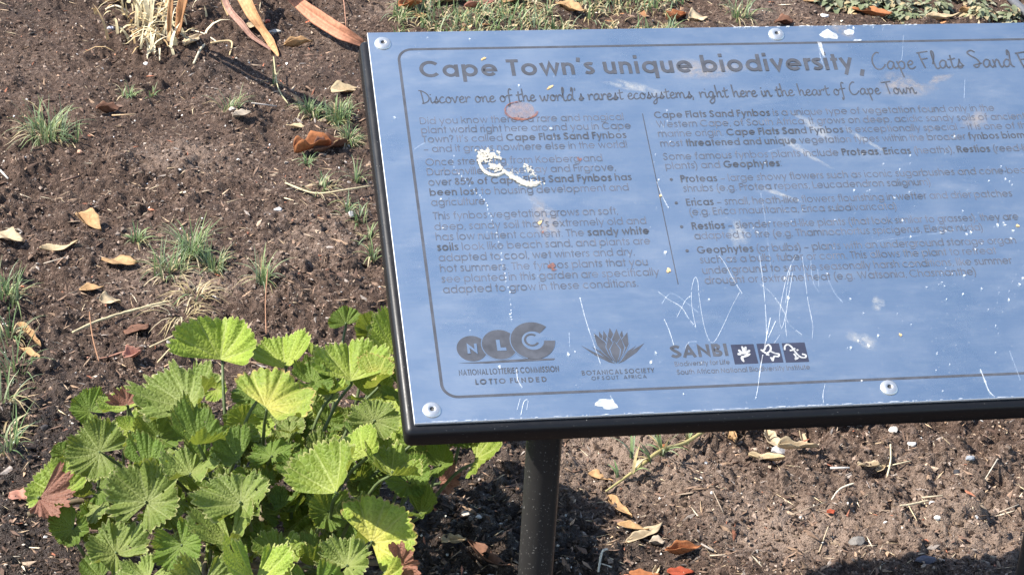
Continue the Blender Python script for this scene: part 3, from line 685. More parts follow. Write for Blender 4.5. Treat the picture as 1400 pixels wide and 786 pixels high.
# dotted trail running down the left column
trail = [(620, 213), (618, 222), (621, 232), (630, 240), (641, 253), (650, 263), (658, 270), (665, 277), (667, 285), (670, 296), (673, 305), (680, 323), (684, 338), (686, 352), (689, 372), (692, 385), (696, 400), (698, 414), (699, 428), (697, 432), (700, 440)]
for (a_, b_) in zip(trail[:-1], trail[1:]):
    for k in range(2):
        t = k / 2 + rnd.uniform(0, .3); u, v = uv(a_[0] + (b_[0] - a_[0]) * t + rnd.uniform(-1, 1), a_[1] + (b_[1] - a_[1]) * t)
        pr.blob(u, v, rnd.uniform(.0003, .0009), rnd.uniform(.0004, .0011), 0, .3, 8)
clus = [(1380, 240, 26, 12), (1370, 315, 24, 16), (1325, 400, 26, 28), (1290, 395, 16, 16), (1300, 330, 26, 20), (1200, 330, 60, 50), (1120, 330, 60, 50), (1180, 450, 40, 30), (1390, 350, 14, 30), (1300, 470, 40, 30), (905, 170, 14, 16), (900, 260, 10, 40), (1000, 400, 60, 25), (1380, 410, 18, 25),
        (1110, 35, 50, 3), (1200, 38, 40, 4), (1250, 210, 40, 20), (700, 120, 120, 60), (1050, 200, 160, 60), (780, 330, 100, 70), (640, 350, 40, 90), (900, 480, 60, 30), (1240, 460, 60, 60), (1340, 290, 60, 50), (1020, 300, 100, 60), (760, 470, 90, 50), (1150, 270, 80, 60), (600, 60, 40, 10)]
for (cx, cy, sx, sy) in clus:
    for k in range(int(10 if cx > 1150 else 6)):
        u, v = uv(rnd.gauss(cx, sx * .8), rnd.gauss(cy, sy * .8))
        if 0.006 < u < PW - .006 and -PH + .006 < v < -.004:
            r_ = .0003 + .0011 * rnd.random() ** 3; pr.blob(u, v, r_, r_ * rnd.uniform(.7, 1.5), 0, .5, 9)
# white chips along bottom and top; the bottom row also paints an edge highlight
for k in range(110):
    px = rnd.uniform(575, 1400); u = uv(px, 560)[0]; pr.blob(u, -PH + .0006, .0005 + .006 * rnd.random() ** 3, rnd.uniform(.00015, .0004), 0, .4, 8)
for k in range(40):
    u = uv(rnd.uniform(1000, 1260), 36)[0]; pr.blob(u, -.0012, rnd.uniform(.0006, .003), .0006, 0, .3, 8)
tag(pr.build("white_flecks", [m_scr, m_scr2]), kind="stuff")

pr = Print(); pr.z = 0.0009
def ZD(x, y): return uv(640 + x / 6.55, 180 + y / 6.55)
def loopfat(pts, ws, m=0):                               # thick smear with its own width at each point
    p = smooth_pts([ZD(*q) for q in pts], 6); n = len(p); b0 = len(pr.V); z = pr.z + 1.2e-5 * (pr.k % 40); pr.k += 1
    wv = np.interp(np.linspace(0, 1, n), np.linspace(0, 1, len(ws)), ws) * 1.25 / 6.55 / 1220
    for i in range(n):
        d = p[min(i + 1, n - 1)] - p[max(i - 1, 0)]; d /= np.hypot(*d) + 1e-9; nn = np.array([-d[1], d[0]]) * wv[i] * .5 * rnd.uniform(.8, 1.2)
        zz = z + .0006; c_ = p[i]
        pr.V += [(*(c_ + nn), z), (*(c_ + nn * .4), zz), (*(c_ - nn * .4), zz), (*(c_ - nn), z)]
    for i in range(n - 1):
        for k in range(3): pr.F.append([b0 + 4 * i + k, b0 + 4 * i + k + 1, b0 + 4 * i + k + 5, b0 + 4 * i + k + 4]); pr.M.append(m)
def splat(pts, wid, n, rmin, rmax):
    P = smooth_pts([ZD(*q) for q in pts], 8); wv = np.interp(np.linspace(0, 1, len(P)), np.linspace(0, 1, len(wid)), wid) * 1.25 / 6.55 / 1220
    for k in range(n):
        i = rnd.randrange(len(P)); q = P[i] + np.array([rnd.gauss(0, .30), rnd.gauss(0, .30)]) * wv[i]
        r_ = rnd.uniform(rmin, rmax); pr.blob(q[0], q[1], r_, r_ * rnd.uniform(.5, 1.0), 0, .5, 11, rnd.uniform(-.9, -.3))
splat([(235, 215), (170, 200), (115, 235), (100, 275)], [50, 80, 60, 26], 90, .0006, .0020)
loopfat([(100, 270), (118, 320), (150, 362), (210, 392), (270, 392), (325, 368)], [14, 20, 26, 22, 22, 20])
splat([(130, 250), (190, 240), (250, 225), (290, 250)], [36, 46, 34, 14], 60, .0004, .0014)
splat([(200, 322), (240, 322), (290, 335)], [40, 56, 36], 60, .0005, .0016)
loopfat([(310, 345), (350, 378), (400, 412), (450, 436), (510, 468), (580, 478), (648, 458)], [18, 26, 34, 36, 42, 40, 14])
splat([(330, 360), (420, 425), (520, 470), (640, 460)], [40, 46, 56, 30], 50, .0004, .0012)
splat([(510, 310), (545, 345), (600, 400)], [34, 50, 26], 44, .0003, .0012)
splat([(360, 330), (420, 390), (470, 350)], [60, 60, 60], 16, .0002, .0007)
pr.build("bird_dropping", [m_drop])

def stain(px, py, a_, b_, m, z=0.0008, jag=.4, n=18, rot=0.0):
    q = Print(); q.z = z; q.blob(*uv(px, py), a_, b_, 0, jag, n, rot); q.build("stain", [m])
cx, cy = uv(712, 152); stain(712, 152, .0145, .0112, m_film, .00005, .08, 24)
pr = Print(); pr.z = 0.0007
for j in range(4):
    ph = rnd.uniform(0, 6)
    ringp = [(cx + (.0150 + .0005 * j) * math.cos(t) * (1 + .04 * math.sin(3 * t + j) + .02 * math.sin(7 * t + ph)), cy + (.0122 - .0003 * j) * math.sin(t) * (1 + .05 * math.sin(2 * t + j))) for t in np.linspace(0, 2 * math.pi, 60)[:-1]]
    i = rnd.randint(0, 20)
    while i < 58: L = rnd.randint(8, 22); pr.ribbon(ringp[i:i + L], rnd.uniform(.0003, .0009)); i += L
pr.build("ring_stain", [m_rust])
for (px, py, a_, b_) in [(709, 163, .006, .0014), (754, 364, .0034, .0030), (757, 369, .0020, .0018), (742, 318, .0014, .0012), (741, 312, .0008, .0008), (793, 219, .0019, .0019), (790, 217, .0010, .0014)]:
    stain(px, py, a_, b_, m_rust)
for (px, py, a_, b_) in [(914, 370, .0022, .0022), (903, 268, .0015, .0013), (661, 81, .0028, .0013), (738, 305, .0026, .0016), (752, 120, .0040, .0012), (1391, 309, .0017, .0015), (1231, 458, .0014, .0014)]:
    stain(px, py, a_, b_, m_ochre, .0008, .4, 14, .5)
for (px, py, a_, b_, ro) in [(1133, 48, .009, .006, .2), (829, 552, .009, .0062, .1)]: stain(px, py, a_, b_, m_haze, .00025, .35, 18, ro)
for (px, py, a_, b_) in [(1161, 45, .0048, .0046), (1172, 56, .0050, .0012)]: stain(px, py, a_, b_, m_scr, .0007, .3, 14)
pr = Print(); pr.z = .0007; pr.poly([uv(1117, 58), uv(1123, 59), uv(1128, 80), uv(1124, 76)]); pr.build("scratch", [m_scr])

def soft(px, py, a_, b_, rot, m):
    u, v = uv(px, py); n = 28; ph = [rnd.uniform(0, 6) for _ in range(3)]; V = [(u, v, .00004)]; fd = [1.0]; Fc = []
    for ri, rr_ in enumerate((.35, .65, 1.0)):
        for k in range(n):
            t = 2 * math.pi * k / n; q = rr_ * (1 + .22 * math.sin(2 * t + ph[0]) + .16 * math.sin(3 * t + ph[1]) + .10 * math.sin(6 * t + ph[2])); x = a_ * q * math.cos(t); y = b_ * q * math.sin(t)
            V.append((u + x * math.cos(rot) - y * math.sin(rot), v + x * math.sin(rot) + y * math.cos(rot), .00004)); fd.append((.85, .5, 0)[ri])
    for k in range(n):
        Fc.append([0, 1 + k, 1 + (k + 1) % n])
        for ri in (0, 1): Fc.append([1 + ri * n + k, 1 + (ri + 1) * n + k, 1 + (ri + 1) * n + (k + 1) % n, 1 + ri * n + (k + 1) % n])
    on_plate("stain", V, Fc, [m], attrs={"fade": ('FLOAT', fd)})
for a in [(1235, 118, .034, .016, .1, m_smear), (1285, 108, .014, .006, .5, m_smear), (745, 300, .012, .034, .1, m_smear), (1115, 175, .030, .006, -.75, m_pale), (1095, 205, .036, .0045, -.72, m_pale), (1180, 190, .026, .004, -.8, m_pale),
          (1065, 265, .020, .0035, -.5, m_pale), (1010, 320, .009, .020, .1, m_pale), (1180, 465, .014, .010, -.6, m_pale), (1200, 415, .008, .008, 0, m_pale), (1150, 40, .016, .010, -.4, m_smear), (870, 120, .03, .008, -.3, m_pale), (1335, 165, .016, .012, .2, m_smear), (960, 95, .05, .014, .1, m_smear)]: soft(*a)

#PART2
# ------------------------------------------------------------------ pelargonium bush
def leaf_material(name, c_in, c_out, vein, margin, trans, wither=0.0):
    m, nt, b = mat(name)
    lr = attr(nt, "lr"); ph = attr(nt, "lphi"); p = node(nt, "ShaderNodeTexCoord").outputs["Object"]
    oi = nt.nodes.new("ShaderNodeObjectInfo").outputs["Random"]
    n = noise(nt, 2.6, 4, 0.65, p); nf = noise(nt, 16, 4, 0.65, p)
    c = mix(nt, ramp(nt, math_(nt, 'ADD', lr, math_(nt, 'MULTIPLY', math_(nt, 'SUBTRACT', n, .5), .9)), [(0.15, 0.0), (0.85, 1.0)]), c_in, c_out)
    c = mix(nt, 1.0, c, ramp(nt, nf, [(0.3, 0.72), (0.7, 1.22)]), 'MULTIPLY')
    c = mix(nt, 1.0, c, ramp(nt, oi, [(0.0, 0.80), (1.0, 1.18)]), 'MULTIPLY')
    # palmate veins: nine rays from the stalk, forking towards the margin
    k = math_(nt, 'MULTIPLY', ph, 1.5915)
    d1 = math_(nt, 'ABSOLUTE', math_(nt, 'SUBTRACT', math_(nt, 'FRACT', math_(nt, 'ADD', k, math_(nt, 'ADD', 20.5, math_(nt, 'MULTIPLY', math_(nt, 'SUBTRACT', n, .5), .12)))), 0.5))
    w1 = math_(nt, 'MULTIPLY', d1, math_(nt, 'ADD', lr, .05))
    v1 = ramp(nt, w1, [(0.016, 1.0), (0.045, 0.0)])
    wv = node(nt, "ShaderNodeTexVoronoi", {"Scale": 8.5}, feature='DISTANCE_TO_EDGE'); nt.links.new(p, wv.inputs["Vector"])
    v2 = ramp(nt, wv.outputs["Distance"], [(0.01, 0.5), (0.06, 0.0)])
    v = math_(nt, 'MAXIMUM', v1, v2)
    c = mix(nt, math_(nt, 'MULTIPLY', v, .45), c, vein)
    mg = ramp(nt, math_(nt, 'ADD', lr, math_(nt, 'MULTIPLY', math_(nt, 'SUBTRACT', n, .5), .16)), [(0.955, 0.0), (1.0, 0.75)])
    c = mix(nt, mg, c, margin)
    sp = ramp(nt, noise(nt, 9, 3, .6, p), [(0.70, 0.0), (0.76, 0.65)])
    c = mix(nt, sp, c, (0.16, 0.12, 0.05))
    nt.links.new(c, b.inputs["Base Color"]); b.inputs["Roughness"].default_value = 0.50; b.inputs["Specular IOR Level"].default_value = 0.20
    h = math_(nt, 'ADD', math_(nt, 'SUBTRACT', ramp(nt, wv.outputs["Distance"], [(0.0, 0.0), (0.30, 0.30)]), math_(nt, 'MULTIPLY', v1, .3)), math_(nt, 'MULTIPLY', nf, .45))
    nb = bump(nt, b, h, 0.0035, 0.55)
    tc = mix(nt, 0.55, c, (0.50, 0.55, 0.06) if not wither else (0.45, 0.2, 0.1))
    t = node(nt, "ShaderNodeBsdfTranslucent", {"Color": tc, "Normal": nb}); ms = node(nt, "ShaderNodeMixShader", {0: trans})
    nt.links.new(b.outputs[0], ms.inputs[1]); nt.links.new(t.outputs[0], ms.inputs[2])
    nt.links.new(ms.outputs[0], nt.nodes["Material Output"].inputs[0])
    return m
LM = {
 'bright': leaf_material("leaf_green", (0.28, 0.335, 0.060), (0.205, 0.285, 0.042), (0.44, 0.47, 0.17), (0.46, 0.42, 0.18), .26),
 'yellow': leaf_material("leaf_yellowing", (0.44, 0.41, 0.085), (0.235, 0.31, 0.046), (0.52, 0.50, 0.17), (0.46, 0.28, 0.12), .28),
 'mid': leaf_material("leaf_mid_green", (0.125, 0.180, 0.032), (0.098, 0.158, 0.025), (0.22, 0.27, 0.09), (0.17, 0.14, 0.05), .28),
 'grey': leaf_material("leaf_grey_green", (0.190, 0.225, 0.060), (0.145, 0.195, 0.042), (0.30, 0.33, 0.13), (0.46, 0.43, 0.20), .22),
 'red': leaf_material("leaf_withered", (0.21, 0.095, 0.065), (0.26, 0.125, 0.085), (0.34, 0.18, 0.12), (0.20, 0.07, 0.04), .18, 1),
}
m_stalk = plain("leaf_stalk", (0.085, 0.115, 0.040), 0.55, 0, .4, .25, 120)
def leaf_mesh(kind, seed):
    r = random.Random(seed); nr, na = 14, 300
    P_ = {'fan': dict(A=102, fun=.22, cup=.14, pl=.095, rf=.11, lob=.018, too=.040, nl=6.5),
          'round': dict(A=160, fun=.10, cup=.40, pl=.090, rf=.21, lob=.03, too=.042, nl=8.5),
          'grey': dict(A=164, fun=.06, cup=.26, pl=.095, rf=.25, lob=.045, too=.060, nl=9.5),
          'curl': dict(A=92, fun=.15, cup=.35, pl=.12, rf=.16, lob=.10, too=.05, nl=6.5)}[kind]
    A = math.radians(P_['A'] + r.uniform(-8, 6)); p1, p2, p3, p4 = [r.uniform(0, 6.28) for _ in range(4)]
    fold = r.uniform(-.20, .55) if kind != 'grey' else r.uniform(-.15, .30); bend = r.uniform(-.40, .15)
    side = r.uniform(-.2, .2)
    # margin: lobes with irregular rounded teeth
    ths = [A * (2 * j / na - 1) for j in range(na + 1)]
    tf = 44 + r.uniform(-6, 6)
    V = []; lr = []; lp = []
    def outline(t):
        base = 1.0 - .10 * math.cos(t * 1.0) ** 2 * (kind != 'fan') + .04 * math.sin(2 * t + p1)
        lob = 1 + P_['lob'] * math.cos(P_['nl'] * t * math.pi / A / 1.0 * .5 * 2 + p4 * .0)
        tooth = 1 + P_['too'] * (abs(math.sin(tf * t * .5 + .6 * math.sin(3 * t + p2))) * 2 - 1)
        edge = min(1.0, (A - abs(t)) / .28); e = .72 + .28 * edge ** .5
        return base * lob * tooth * e
    ol = [outline(t) for t in ths]
    olr = [sum(ol[max(0, j - 10):j + 11]) / len(ol[max(0, j - 10):j + 11]) for j in range(na + 1)]
    for i in range(nr + 1):
        q = (i / nr) ** .85
        for j, t in enumerate(ths):
            e = q ** 8; rho = q * (olr[j] * (1 - e) + ol[j] * e)
            x = rho * math.sin(t); y = rho * math.cos(t)
            z = P_['fun'] * rho + P_['cup'] * rho * rho + P_['pl'] * 2.0 * rho * (0.30 + q) * (1 - .6 * q ** 4) * .85 * (abs(math.sin(5.0 * t)) - .6)
            z += P_['rf'] * q ** 3 * (math.sin(5.3 * t + p1) + .6 * math.sin(9.1 * t + p2) + .35 * math.sin(17 * t + p3) + .25 * math.sin(31 * t + p4)) * .6
            z += fold * abs(x) ** 1.3 + side * x + bend * y * abs(y) + .08 * math.sin(3.1 * x + p3) * math.sin(2.6 * y + p4) +   .010 * q * math.sin(11 * x + p1 + 3 * y) * math.sin(12 * y + p2) + .02 * q * q * math.sin(26 * t + p4)
            if kind == 'curl': z += .25 * max(0, y - .2) ** 2
            V.append((x, y, z)); lr.append(q); lp.append(t)
    Fc = []; w1 = na + 1
    holes = []
    if kind == 'grey' or (kind == 'round' and r.random() < .5):
        for _ in range(r.randint(3, 8)): holes.append((r.uniform(.45, .9), r.uniform(-A, A), r.uniform(.02, .05)))
    for i in range(nr):
        for j in range(na):
            qm = ((i + .5) / nr) ** .85; tm = ths[j]
            if any((qm - a) ** 2 + ((tm - b_) * qm) ** 2 < c_ * c_ for a, b_, c_ in holes): continue
            if i == 0: Fc.append([j, w1 + j + 1, w1 + j]) if j % 1 == 0 else None
            else: Fc.append([i * w1 + j, i * w1 + j + 1, (i + 1) * w1 + j + 1, (i + 1) * w1 + j])
    me = bpy.data.meshes.new("leaf"); me.from_pydata(V, [], [f[::-1] for f in Fc])
    me.polygons.foreach_set("use_smooth", np.ones(len(Fc), dtype=bool))
    for nm, a in (("lr", lr), ("lphi", lp)):
        at = me.attributes.new(nm, 'FLOAT', 'POINT'); at.data.foreach_set("value", np.array(a, np.float32))
    me.update(); return me
BASE = at_z(335, 800); BASE[2] = float(hz(BASE[0], BASE[1]))
bush = empty("geranium_bush", BASE)
tag(bush, "low bush of fan shaped frilly green leaves growing beside the board", "shrub")
CAMR, CAMU, CAMB = RW[0], -RW[1], -RW[2]
UPV = np.array([0, 0, 1.0])
def add_leaf(cx, cy, wpx, ang, tilt, z, kind, col, label=None, jit=.36, lean=-.16):
    P = at_z(cx, cy, z); k = pxm(P); span = {'fan': 1.86, 'round': 1.95, 'grey': 2.0, 'curl': 1.5}[kind]
    R_ = 1.02 * wpx / k / span
    n = UPV * (1 - tilt) + CAMB * tilt + CAMR * lean + np.array([rnd.uniform(-jit, jit) for _ in range(3)]); n /= np.linalg.norm(n)
    a = math.radians(ang); t = CAMR * math.cos(a) + CAMU * math.sin(a); t = t - n * (t @ n); t /= np.linalg.norm(t)
    x = np.cross(t, n)
    off = {'fan': .44, 'round': .10, 'grey': .06, 'curl': .35}[kind]
    base = P - t * R_ * off - n * R_ * .12
    me = leaf_mesh(kind, rnd.randint(0, 10 ** 6)); me.materials.append(LM[col])
    o = bpy.data.objects.new("leaf", me); COL.objects.link(o); o.parent = bush
    Mx = Matrix.Identity(4)
    for i in range(3): Mx[i][0], Mx[i][1], Mx[i][2], Mx[i][3] = x[i] * R_, t[i] * R_, n[i] * R_, base[i] - BASE[i]
    o.matrix_local = Mx
    if label: o["label"] = label
    # stalk from the crown of the bush to the leaf base
    hd = (BASE - base) * np.array([1, 1, 0]); hl = np.linalg.norm(hd) + 1e-6; hd = hd / hl * min(hl, rnd.uniform(.02, .06))
    foot = base + hd + np.array([rnd.uniform(-.02, .02), rnd.uniform(-.02, .02), 0]); foot[2] = max(.012, base[2] - rnd.uniform(.05, .10))
    mid = foot * .45 + base * .55 + np.array([0, 0, .008]); mid[2] = min(mid[2], base[2] - .004)
    pts = smooth_pts([foot, mid, base - n * .004, base + n * .001], 4)
    mb = MB(); Mi = np.array(Mx.inverted())
    L = [Mi @ np.array([*(p - BASE), 1.0]) for p in pts]
    rads = np.linspace(.0021, .0013, len(L)) / R_
    tube(mb, [l[:3] for l in L], rads, 7)
    mb.build("stalk", m_stalk, parent=o, smooth=True)
    return o
LEAVES = [
 (305, 466, 106, 85, .55, .19, 'fan', 'bright'), (388, 485, 80, 100, .30, .17, 'fan', 'bright'), (478, 500, 104, 92, .50, .20, 'fan', 'bright'), (524, 513, 66, 20, .30, .205, 'fan', 'yellow'),
 (468, 434, 42, 115, .45, .16, 'fan', 'mid'), (512, 452, 54, 60, .35, .15, 'round', 'mid'), (252, 543, 116, 95, .42, .235, 'grey', 'grey'), (388, 542, 122, 50, .50, .265, 'fan', 'yellow'),
 (345, 531, 56, 125, .30, .24, 'fan', 'mid'), (165, 550, 78, 120, .35, .14, 'fan', 'bright'), (133, 616, 86, 160, .48, .155, 'grey', 'grey'), (177, 588, 46, 90, .40, .17, 'round', 'bright'),
 (219, 592, 64, 70, .25, .20, 'round', 'mid'), (276, 600, 82, 60, .35, .245, 'round', 'mid'), (200, 681, 104, 75, .42, .185, 'grey', 'grey'), (326, 681, 94, 100, .45, .225, 'grey', 'grey'),
 (408, 638, 60, 90, .10, .20, 'round', 'mid'), (463, 645, 116, 100, .52, .25, 'fan', 'bright'), (540, 640, 84, 35, .35, .225, 'round', 'bright'), (512, 572, 66, 80, .55, .215, 'grey', 'grey'),
 (528, 722, 112, 40, .48, .205, 'fan', 'yellow'), (158, 750, 86, 110, .40, .145, 'grey', 'grey'), (248, 748, 72, 300, .35, .175, 'round', 'mid'), (312, 735, 88, 280, .40, .19, 'round', 'grey'),
 (382, 752, 72, 90, .30, .19, 'round', 'bright'), (430, 768, 62, 40, .2, .18, 'round', 'mid'), (474, 768, 80, 60, .4, .20, 'grey', 'grey'), (74, 660, 82, 115, .40, .10, 'fan', 'bright'),
 (97, 724, 56, 240, .25, .09, 'round', 'mid'), (602, 634, 50, 20, .30, .14, 'round', 'mid'), (668, 619, 88, 5, .22, .15, 'fan', 'bright'), (205, 636, 70, 30, .2, .19, 'round', 'mid'),
 (262, 642, 76, 80, .3, .22, 'grey', 'grey'), (310, 622, 74, 150, .15, .22, 'fan', 'mid'), (446, 700, 58, 200, .3, .19, 'round', 'mid'), (494, 606, 76, 110, .45, .235, 'fan', 'bright'),
 (484, 700, 56, 120, .25, .20, 'round', 'grey'), (562, 660, 60, 320, .2, .18, 'round', 'mid'), (575, 700, 60, 320, .15, .16, 'round', 'mid'), (430, 520, 60, 30, .2, .20, 'round', 'mid'), (450, 535, 56, 200, .3, .19, 'round', 'bright'),
 (230, 705, 66, 320, .2, .15, 'round', 'mid'), (120, 560, 56, 150, .3, .11, 'round', 'mid'), (370, 620, 60, 90, .2, .20, 'grey', 'mid'), (290, 690, 56, 200, .15, .17, 'round', 'mid'),
 (350, 790, 90, 270, .35, .20, 'round', 'bright'), (200, 790, 80, 250, .3, .15, 'grey', 'grey'), (280, 800, 90, 270, .35, .18, 'grey', 'grey'), (430, 815, 90, 280, .35, .19, 'round', 'mid'), (520, 810, 90, 300, .4, .19, 'fan', 'yellow'), (135, 790, 60, 230, .3, .10, 'round', 'mid'),
]
for L_ in LEAVES: add_leaf(*L_)
add_leaf(68, 684, 66, 330, .55, .115, 'curl', 'red', "withered pinkish brown leaf curled at the edge")
add_leaf(172, 546, 34, 100, .6, .175, 'curl', 'red', "small curled reddish leaf")
add_leaf(556, 772, 52, 20, .5, .215, 'curl', 'red', "reddish brown withered leaf")
add_leaf(612, 655, 48, 10, .3, .05, 'curl', 'red', "dull red dead leaf hanging low in the shade")
m_wood = plain("woody_stem", (0.13, 0.10, 0.06), 0.8, 0, .3, .35, 150, .0005)
for i in range(9):                                        # sprawling woody stems that carry the leaves
    t = 6.283 * i / 9 + .3; L_ = rnd.uniform(.13, .24); mb = MB(); q = []
    for s_ in range(6): q.append(BASE + np.array([math.cos(t + .12 * s_) * L_ * s_ / 5, math.sin(t + .12 * s_) * L_ * s_ / 5, .012 + .075 * math.sin(1.9 * s_ / 5)]))
    tube(mb, smooth_pts(q, 4), np.linspace(.0055, .0030, 21), 8); mb.build("stem", m_wood, origin=BASE, parent=bush, smooth=True)
for i in range(31):                                       # lower leaves seen through the gaps
    t = rnd.uniform(0, 6.28); q = math.sqrt(rnd.random()) * .92
    px = 335 + 245 * q * math.cos(t); py = 660 + 140 * q * math.sin(t); z = .05 + .13 * (1 - q * q) * rnd.uniform(.6, 1) + (.05 if px > 450 else 0)
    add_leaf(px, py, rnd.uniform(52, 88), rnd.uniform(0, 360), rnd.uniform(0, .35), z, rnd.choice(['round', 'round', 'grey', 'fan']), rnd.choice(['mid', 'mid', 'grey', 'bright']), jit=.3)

groups_ = {c_: ([], [], [], [], [0]) for c_ in ('mid', 'bright', 'grey')}
US = .04
for i in range(105):                                      # the many small young leaves that fill the bush between the large ones
    if i < 45: px, py = rnd.gauss(430, 55), rnd.gauss(610, 60)
    else:
        t = rnd.uniform(0, 6.28); q = math.sqrt(rnd.random()); px = 320 + 250 * q * math.cos(t); py = 650 + 130 * q * math.sin(t)
    d2 = ((px - 330) / 260) ** 2 + ((py - 640) / 170) ** 2
    if d2 > 1: continue
    z = .05 + .135 * (1 - d2) * rnd.uniform(.75, 1.05); P = at_z(px, py, z); R_ = rnd.uniform(30, 58) / pxm(P) / 1.95
    tl = rnd.uniform(0, .6); n = UPV * (1 - tl) + CAMB * tl + np.array([rnd.gauss(0, .35) for _ in range(3)]); n /= np.linalg.norm(n)
    a_ = rnd.uniform(0, 6.28); t = CAMR * math.cos(a_) + CAMU * math.sin(a_); t = t - n * (t @ n); t /= np.linalg.norm(t); x = np.cross(t, n)
    me = leaf_mesh(rnd.choice(['round', 'grey', 'round', 'fan']), rnd.randint(0, 10 ** 6)); nv = len(me.vertices)
    co_ = np.empty(nv * 3); me.vertices.foreach_get("co", co_); co_ = co_.reshape(-1, 3)
    a1 = np.empty(nv, np.float32); a2 = np.empty(nv, np.float32); me.attributes["lr"].data.foreach_get("value", a1); me.attributes["lphi"].data.foreach_get("value", a2)
    Vg, Fg, A1, A2, cnt = groups_[rnd.choice(['mid', 'mid', 'bright', 'grey'])]
    Vg.append((P - BASE + R_ * (co_[:, :1] * x + co_[:, 1:2] * t + co_[:, 2:] * n)) / US); Fg += [[v_ + cnt[0] for v_ in f.vertices] for f in me.polygons]; A1.append(a1); A2.append(a2); cnt[0] += nv
    bpy.data.meshes.remove(me)
Vs = []; Fs = []; ms_ = []; off = 0
for gi, (c_, (Vg, Fg, A1, A2, cnt)) in enumerate(groups_.items()):
    Vs.append(np.vstack(Vg)); Fs += [[v_ + off for v_ in f] for f in Fg]; ms_ += [gi] * len(Fg); off += cnt[0]
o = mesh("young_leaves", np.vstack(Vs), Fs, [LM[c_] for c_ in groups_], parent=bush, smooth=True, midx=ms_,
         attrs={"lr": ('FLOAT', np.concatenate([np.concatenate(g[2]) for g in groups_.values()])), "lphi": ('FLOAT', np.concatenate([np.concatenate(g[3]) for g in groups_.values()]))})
o.scale = (US, US, US); tag(o, kind="stuff")
for (px, py, w_, z) in [(548, 480, 80, .17), (575, 500, 84, .18), (610, 520, 80, .17), (560, 535, 80, .19), (600, 560, 80, .17), (640, 545, 74, .15), (530, 460, 60, .15), (575, 580, 76, .18), (625, 590, 70, .16), (655, 575, 66, .14), (510, 540, 70, .17), (500, 590, 64, .18), (590, 470, 66, .14), (540, 560, 70, .12), (600, 605, 60, .11), (560, 600, 70, .15)]:
    add_leaf(px, py, w_, rnd.uniform(0, 360), rnd.uniform(.1, .4), z, rnd.choice(['round', 'fan', 'grey']), rnd.choice(['bright', 'mid']), jit=.2)

# ------------------------------------------------------------------ small things on the soil
m_dry = vcol("dry_leaf", 0.75, 0.22, 0.30, 160)
m_blade = vcol("grass_blade", 0.5, 0.28, 0.15, 300, .35, 0)
m_straw = vcol("straw", 0.65, 0.12, 0.25, 260, .3)
m_chip = vcol("wood_chip", 0.85, 0.0, 0.35, 300, .25)
m_crumb = vcol("soil_crumb", 0.92, 0.0, 0.35, 500, .25)
m_stone = vcol("stone", 0.75, 0.0, 0.25, 200, .35)
C_ = dict(tan=(.44, .27, .13), pale=(.50, .39, .25), orange=(.38, .15, .06), brown=(.19, .095, .06), red=(.36, .075, .035), grey=(.42, .35, .27), pink=(.42, .20, .14), buff=(.52, .40, .24))

def dry_leaf(px, py, Lp, Wp, ang, col, label, curl=.5, fold=.3, shape=1.0, lift=.0, group=None, tip=True):
    G = gnd(px, py); k = pxm(G); L = Lp / k; W = Wp / k
    a = math.radians(ang)
    # the image angle turned into a direction on the soil
    d = CAMR * math.cos(a) + CAMU * math.sin(a) * 1.0; d = np.array([d[0], d[1] + math.sin(a) * 0.6, 0]); L *= 1 + .7 * abs(math.sin(a)); W *= 1 + .5 * abs(math.cos(a)); d /= np.linalg.norm(d)
    n, m = 14, 8; r = random.Random(int(px * 31 + py)); V = []; cs = []; c0 = np.array(C_[col]); p1 = r.uniform(0, 6); p2 = r.uniform(0, 6); tw = r.uniform(-.5, .5)
    for i in range(n + 1):
        s = i / n; ww = W * .5 * (math.sin(math.pi * min(1, s ** .8 * .97 + .03)) ** (.75 * shape) if tip else min(1, 6 * s + .2, 6 * (1 - s) + .3)) * (1 + .16 * math.sin(7 * s + p1) + .12 * math.sin(17 * s + p2) + r.uniform(-.05, .05))
        zc = L * curl * .15 * ((2 * s - 1) ** 2) + lift * s
        for j in range(m + 1):
            t = 2 * j / m - 1; y = t * ww; z = zc + abs(t) * ww * fold * 1.4 + t * ww * tw * (2 * s - 1) + .10 * W * math.sin(7 * s + 3 * t + p2) * (1 - abs(t) * .3)
            yy = y * (1 - .25 * abs(fold) * abs(t))
            V.append(((s - .5) * L, yy + .08 * L * math.sin(2.6 * s + p1) * .4, z)); cs.append(c0 * (1 + .25 * math.sin(5 * s + 2 * t + p1) * .5 - .25 * (abs(t) < .12)))
    V = np.array(V); Fc = [[i * (m + 1) + j, i * (m + 1) + j + 1, (i + 1) * (m + 1) + j + 1, (i + 1) * (m + 1) + j] for i in range(n) for j in range(m)]
    mb = MB(); mb.add(V, Fc, np.clip(np.array(cs), .01, 1))
    o = mb.build("dry_leaf", m_dry, smooth=True)
    o.data.materials[0] = m_dry
    zmin = float(V[:, 2].min()); o.location = (G[0], G[1], G[2] - zmin + .0015); o.rotation_euler = (r.uniform(-.12, .12), r.uniform(-.12, .12), math.atan2(d[1], d[0]))
    sm = o.modifiers.new("thickness", 'SOLIDIFY'); sm.thickness = .0004
    tag(o, label, "dry leaf", group or "dry leaves fallen on the soil"); return o
